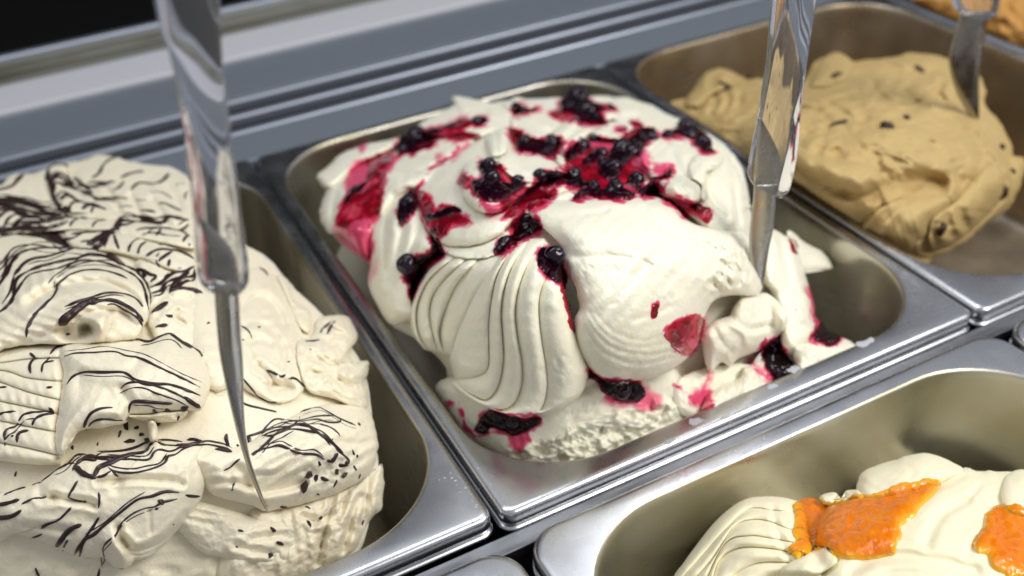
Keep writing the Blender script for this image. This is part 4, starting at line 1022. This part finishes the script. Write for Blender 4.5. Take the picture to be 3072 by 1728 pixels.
HD.blob('right_mass', T('8', '1300,960 1500,880 1800,830 2020,760 2180,668 2280,700 2350,680 2450,702 2620,690 2760,800 2780,1600 1300,1650 1230,1300 1250,1080'), 10, 0, 6,
        [(T('8', '2185,715 2090,755 1990,800'), 3, 8), (T('8', '2190,885 2060,950 1985,1040 1940,1140'), 5, 16), (T('8', '1440,1345 1600,1262 1800,1248 2060,1292 2250,1340'), 4, 20), (T('8', '2280,780 2240,840 2180,890'), 1.6, 8), (T('8', '1760,1140 1880,1160 1950,1190'), 1.2, 10),
         (T('8', '1500,1420 1800,1360 2200,1420'), 2.5, 16), (T('8', '2200,1230 2240,1190 2300,1120'), 2, 12), (T('8', '2000,1000 2100,1060 2200,1060'), .8, 14)], center=(2700, 1620), N=240, M=64)
HD.flutes('ridged_mound', [T('8', s) for s in ('230,1440 390,1210 550,1010 710,885 850,856 990,862 1090,890', '260,1460 460,1240 600,1080 720,960 800,930 920,945 1100,960', '330,1480 520,1270 660,1060 780,1008 900,1020 1000,1060 1120,1100', '450,1480 600,1170 760,1115 900,1130 1010,1150 1150,1180', '500,1520 560,1290 700,1195 920,1200 1050,1230 1180,1250', '600,1560 640,1400 800,1300 1000,1290 1150,1320 1250,1340', '760,1600 800,1480 950,1400 1100,1400 1300,1420')], 10, 1, 3.2, [(T('8', '925,930 945,1050 1000,1200 1050,1300'), 2.4, 10)], nt=80, nf=22, pw=.7)
HD.blob('pale_slice', T('8', '980,1330 1100,1260 1240,1195 1320,1240 1340,1300 1200,1380 1000,1420'), 4, 5, 4)
HD.blob('pale_slice', T('8', '2440,760 2480,705 2600,690 2640,900 2600,990 2490,970 2435,880'), 4, 6, 4)
BD = HD.bvh()
MARM = 'spoonfuls of orange marmalade'
spread(BD, 'orange_marmalade', spline(T('8', '1130,820 1180,812 1225,840 1240,890 1300,912 1400,890 1480,860 1600,845 1750,790 1900,760 2000,735 2028,790 1980,850 1900,920 1830,1000 1760,1070 1745,1140 1690,1232 1500,1268 1330,1250 1250,1185 1080,1258 1030,1222 1085,1150 1050,1090 1075,980 1062,920 1112,880'), 110, True), 2.6, 40, M['marm'], 'star shaped spoonful of orange marmalade in the middle of the vanilla gelato', 'marmalade', MARM, 3.5, .22, 301)
spread(BD, 'orange_marmalade', spline(T('8', '2350,960 2450,918 2600,950 2760,1000 2760,1420 2600,1385 2400,1345 2335,1250 2240,1180 2300,1080'), 70, True), 2.6, 40, M['marm'], 'spoonful of orange marmalade cut off by the right edge of the picture', 'marmalade', MARM, 3.5, .22, 311)

# ------------------------------------------------------------------ whole blueberries


def blueberry(uv, rpx, label, seed, out=.55):
    r = random.Random(seed)
    p, n = cast(BB, np.array(uv, float))
    sc = (Vector(p) - Vector(CAM)).length / FPX
    R = rpx * sc
    nu, nv = 28, 18
    V = []
    for i in range(nv + 1):
        th = math.pi * i / nv
        for j in range(nu):
            ph = 2 * math.pi * j / nu
            rr = R * (1 + .03 * math.sin(3 * ph + seed))
            crown = math.exp(-(th / .30) ** 2)
            ring = math.exp(-((th - .40) / .13) ** 2) * (.55 + .45 * math.cos(5 * ph))
            rr *= 1 - .30 * crown + .10 * ring
            V.append((rr * math.sin(th) * math.cos(ph), rr * math.sin(th) * math.sin(ph), rr * math.cos(th) * .9))
    F = gf(nv + 1, nu, True)
    d = (Vector(CAM) - Vector(p)).normalized()
    tilt = (d + Vector((r.uniform(-1, 1), r.uniform(-1, 1), r.uniform(-.3, .8)))).normalized()
    q = tilt.to_track_quat('Z', 'X').to_matrix()
    o = mesh_quads('blueberry', np.array([(q @ Vector(v))[:] for v in V]), F, M['berry'], None)
    if n.dot(d) < 0:
        n = -n
    o.location = Vector(p) + n * R * out
    tag(o, label, 'blueberry', 'blueberries on the white gelato')


for i, (reg, x, y, r, lb) in enumerate([
        ('5', 1005, 140, 33, 'single glossy blueberry at the top of the fluted fold'), ('5', 205, 165, 34, 'blueberry at the top of the left ridged fold'), ('5', 320, 150, 17, 'small blueberry at the end of the trail on the left ridged fold'),
        ('B1', 1065, 1215, 24, 'blueberry tucked under the tip of the smooth scoop'), ('B1', 990, 1180, 26, 'blueberry beside the one under the tip of the smooth scoop'), ('B1', 1385, 790, 26, 'round blueberry at the right end of the dark band'), ('B1', 1100, 770, 24, 'blueberry at the left end of the dark band'),
        ('B1', 910, 850, 26, 'blueberry on the right lip of the swirl cup'), ('B1', 660, 700, 26, 'blueberry at the back of the swirl cup'), ('B1', 690, 820, 30, 'blueberry in the middle of the swirl cup'), ('B1', 40, 450, 34, 'blueberry in the clump between the back left folds'),
        ('B2', 50, 785, 30, 'blueberry at the left end of the crest berries'), ('B2', 230, 880, 22, 'small blueberry near the left of the crest berries'), ('B2', 420, 890, 28, 'blueberry in the middle of the crest berries'), ('B2', 600, 830, 28, 'blueberry behind the right end of the crest'),
        ('B2', 480, 570, 34, 'topmost blueberry of the largest clump'), ('B2', 400, 730, 32, 'lower blueberry of the largest clump'), ('B2', 330, 690, 26, 'left blueberry of the largest clump'), ('B2', 560, 590, 26, 'right blueberry of the largest clump'), ('B2', 120, 540, 32, 'blueberry in the clump left of the red pool'), ('B2', 240, 470, 18, 'small blueberry above the clump left of the red pool'),
        ('B2', 300, 600, 22, 'blueberry in the slanting clump of the red pool'), ('B2', 490, 510, 22, 'blueberry at the back of the red pool'), ('B2', 740, 455, 22, 'blueberry beside the ridged back fold'), ('B2', 1025, 355, 26, 'blueberry at the back right edge over the dark rim'), ('B2', 1065, 440, 24, 'blueberry lower in the back right trail'), ('B2', 1185, 510, 28, 'blueberry at the end of the back right trail'), ('B2', 880, 435, 20, 'blueberry at the start of the back right trail'), ('B2', 1130, 380, 16, 'tiny blueberry at the back right edge'),
        ('B2', 100, 110, 36, 'rearmost blueberry at the back of the heap'), ('B2', 290, 290, 28, 'blueberry at the right of the back heap'), ('B2', 180, 250, 36, 'blueberry in the front of the back heap'), ('B1', 960, 500, 24, 'blueberry left in the clump behind the petal'), ('B1', 1190, 510, 30, 'blueberry right in the clump behind the petal'), ('B1', 1170, 590, 22, 'blueberry just behind the petal'),
        ('3', 1100, 345, 18, 'lone small blueberry on the backmost left fold'), ('3', 670, 850, 26, 'oval blueberry left of the round swirl'), ('3', 650, 530, 20, 'small blueberry below the back left clump'),
        ('6', 300, 850, 30, 'blueberry in the pool under the smooth scoop'), ('F', 960, 225, 22, 'blueberry left in the pool under the fluted fold'), ('F', 1210, 190, 26, 'blueberry right in the pool under the fluted fold'), ('6', 1140, 600, 24, 'blueberry in the hollow behind the front right rim'), ('6', 1165, 770, 22, 'blueberry against the front right rim')]):
    blueberry(T(reg, '%g,%g' % (x, y))[0], r * (.95 if i > 2 else 1), lb, i, .2 if i > 2 else .5)

# ------------------------------------------------------------------ spatulas


def on_plane(uv, p0, n):
    d = rays(np.asarray(uv, float))
    t = ((p0 - CAM) @ n) / (d @ n)
    return CAM + d * t[..., None]


def loft(name, L, R, nrm, thick, m, parent, bow=0., sect='lens', n=40, taper=None, label=None):
    """solid between a left and a right edge (points), with a cross-section of the given thickness (mm)"""
    L, R = spline(L, n), spline(R, n)
    ns_ = 24 if sect != 'oct' else 16
    a = np.linspace(0, 2 * np.pi, ns_, endpoint=False)
    if sect == 'lens':
        cx, cy = np.cos(a), np.sin(a) * np.sqrt(np.abs(np.sin(a)))
        cy = np.sign(np.sin(a)) * np.abs(np.sin(a)) ** .6
    else:
        pts = np.array([(1, .35), (1, -.1), (.92, -.38), (.62, -.9), (.5, -1), (0, -1.03), (-.5, -1), (-.66, -.86), (-.93, -.34), (-1, -.1), (-1, .35), (-.9, .62), (-.6, .95), (0, 1.05), (.6, .95), (.9, .62)])
        cx, cy = pts[:, 0], pts[:, 1]
    C = (L + R) / 2
    X = (R - L) / 2
    th = np.asarray(thick, float) if np.ndim(thick) else np.full(n, thick)
    th = np.interp(np.linspace(0, 1, n), np.linspace(0, 1, len(th)), th) if len(th) != n else th
    V = C[:, None] + X[:, None] * cx[None, :, None] + nrm * (cy[None, :] * th[:, None] * MM * .5 + bow * MM * (1 - cx[None, :] ** 2))[..., None]
    Vf = V.reshape(-1, 3)
    F = [tuple(f) for f in gf(n, ns_, True)]
    F.append(tuple(range(ns_))[::-1] if False else tuple(range(ns_)))
    F.append(tuple(range((n - 1) * ns_, n * ns_))[::-1])
    o = obj(name, Vf, F, m, parent)
    bm = bmesh.new(); bm.from_mesh(o.data)
    bmesh.ops.recalc_face_normals(bm, faces=bm.faces)
    bm.to_mesh(o.data); bm.free()
    return o


def spatula(label, base_uv, base_h, n, blade, handle, tang, hthick, group='spatulas standing in the gelato'):
    p0 = at(np.array(base_uv, float), base_h) if not isinstance(base_h, BVHTree) else np.array(cast(base_h, np.array(base_uv, float))[0]) - rays(np.array(base_uv, float)) * .001
    n = np.array(n, float); n /= np.linalg.norm(n)
    t = thing('spatula', label, 'spatula', tuple(p0), group)
    loft('blade', on_plane(blade[0], p0, n), on_plane(blade[1], p0, n), n, blade[2], M['blade'], t, blade[3])
    hn = np.array([-.12, -1, 0.]); hn /= np.linalg.norm(hn)
    ph = on_plane((np.array(handle[0][-1]) + np.array(handle[1][-1])) / 2, p0, n)
    h = loft('handle', on_plane(handle[0], ph, hn), on_plane(handle[1], ph, hn), hn, hthick, M['acrylic'], t, 0, 'oct', 60)
    for p in h.data.polygons:
        p.use_smooth = True
    if tang is not None:
        loft('tang', on_plane(tang[0], ph, hn), on_plane(tang[1], ph, hn), hn, 1.4, M['blade'], t, 0, n=16)
    return t


spatula('clear handled spatula with a narrow steel blade standing in the chocolate striped gelato', (795, 1522), BA, (.2, -1, -.35),
        (np.array([(642, 835), (645, 900), (652, 1000), (660, 1069), (679, 1165), (711, 1300), (743, 1408), (772, 1480), (793, 1524)], float), np.array([(712, 835), (716, 900), (721, 1000), (729, 1107), (731, 1230), (740, 1330), (760, 1408), (782, 1470), (799, 1524)], float), 1.6, 1.2),
        (np.array([(410, -420), (462, 0), (505, 150), (537, 300), (558, 450), (575, 600), (586, 760), (594, 830), (612, 856)], float), np.array([(640, -420), (656, 0), (666, 200), (684, 350), (715, 570), (735, 720), (743, 780), (743, 840), (722, 868)], float)),
        (np.array([(600, 640), (630, 760), (640, 850)], float), np.array([(606, 640), (690, 740), (716, 850)], float)), [14, 13, 11, 10, 8])
spatula('clear handled spatula standing in the white berry gelato of the middle pan', (2272, 880), 22, (-.2, -1, 0),
        (np.array([(2262, 545), (2258, 600), (2252, 659), (2247, 731), (2250, 830), (2255, 900)], float), np.array([(2330, 545), (2328, 600), (2320, 683), (2305, 755), (2292, 840), (2280, 910)], float), 1.5, 1.0),
        (np.array([(2370, -420), (2317, 0), (2304, 149), (2290, 250), (2276, 331), (2259, 420), (2245, 500), (2246, 530), (2262, 556)], float), np.array([(2500, -420), (2440, 0), (2414, 193), (2397, 330), (2392, 420), (2381, 497), (2368, 555), (2358, 578), (2338, 590)], float)),
        (np.array([(2280, 350), (2268, 470), (2264, 560)], float), np.array([(2284, 350), (2335, 470), (2330, 565)], float)), [13, 12, 10, 9, 7])
spatula('clear handled spatula coated with caramel standing in the caramel gelato at top right', (2932, 362), 4, (-.1, -1, 0),
        (np.array([(2884, 30), (2876, 60), (2866, 100), (2850, 150), (2846, 190), (2862, 260), (2896, 330), (2926, 368)], float), np.array([(2968, 30), (2965, 60), (2954, 110), (2944, 160), (2938, 200), (2936, 260), (2936, 330), (2935, 368)], float), 2.2, 1.5),
        (np.array([(2865, -300), (2858, -50), (2857, 5), (2868, 28), (2895, 48)], float), np.array([(3010, -300), (3000, -50), (2994, 10), (2984, 46), (2950, 58)], float)), None, [14, 13, 11, 9, 7], 'spatulas standing in the gelato')

# the lower part of each heap, down in its pan
for par, m, x0, x1, y0, y1, zt in ((gel, 'cream', 14, 205, 40, 335, -45), (strac, 'strac', -250, -40, 45, 340, -45), (car, 'caramel', 285, 440, 150, 335, -70), (van, 'vanilla', 30, 240, -330, -60, -55), (amb, 'amber', 545, 770, 30, 335, -50)):
    V = []
    for d, z in ((0, -116), (4, -100), (6, zt - 20), (12, zt - 6), (30, zt), (70, zt + 2)):
        V += rrect(x0 + d, x1 - d, y0 + d, y1 - d, max(45 - d * .4, 16), z)
    n = len(V) // 6
    V = np.array(V) * MM
    F = gf(6, n, True)
    F = [tuple(f) for f in F] + [tuple(range(5 * n, 6 * n))]
    obj('lower_mass', V, F, M[m], par)
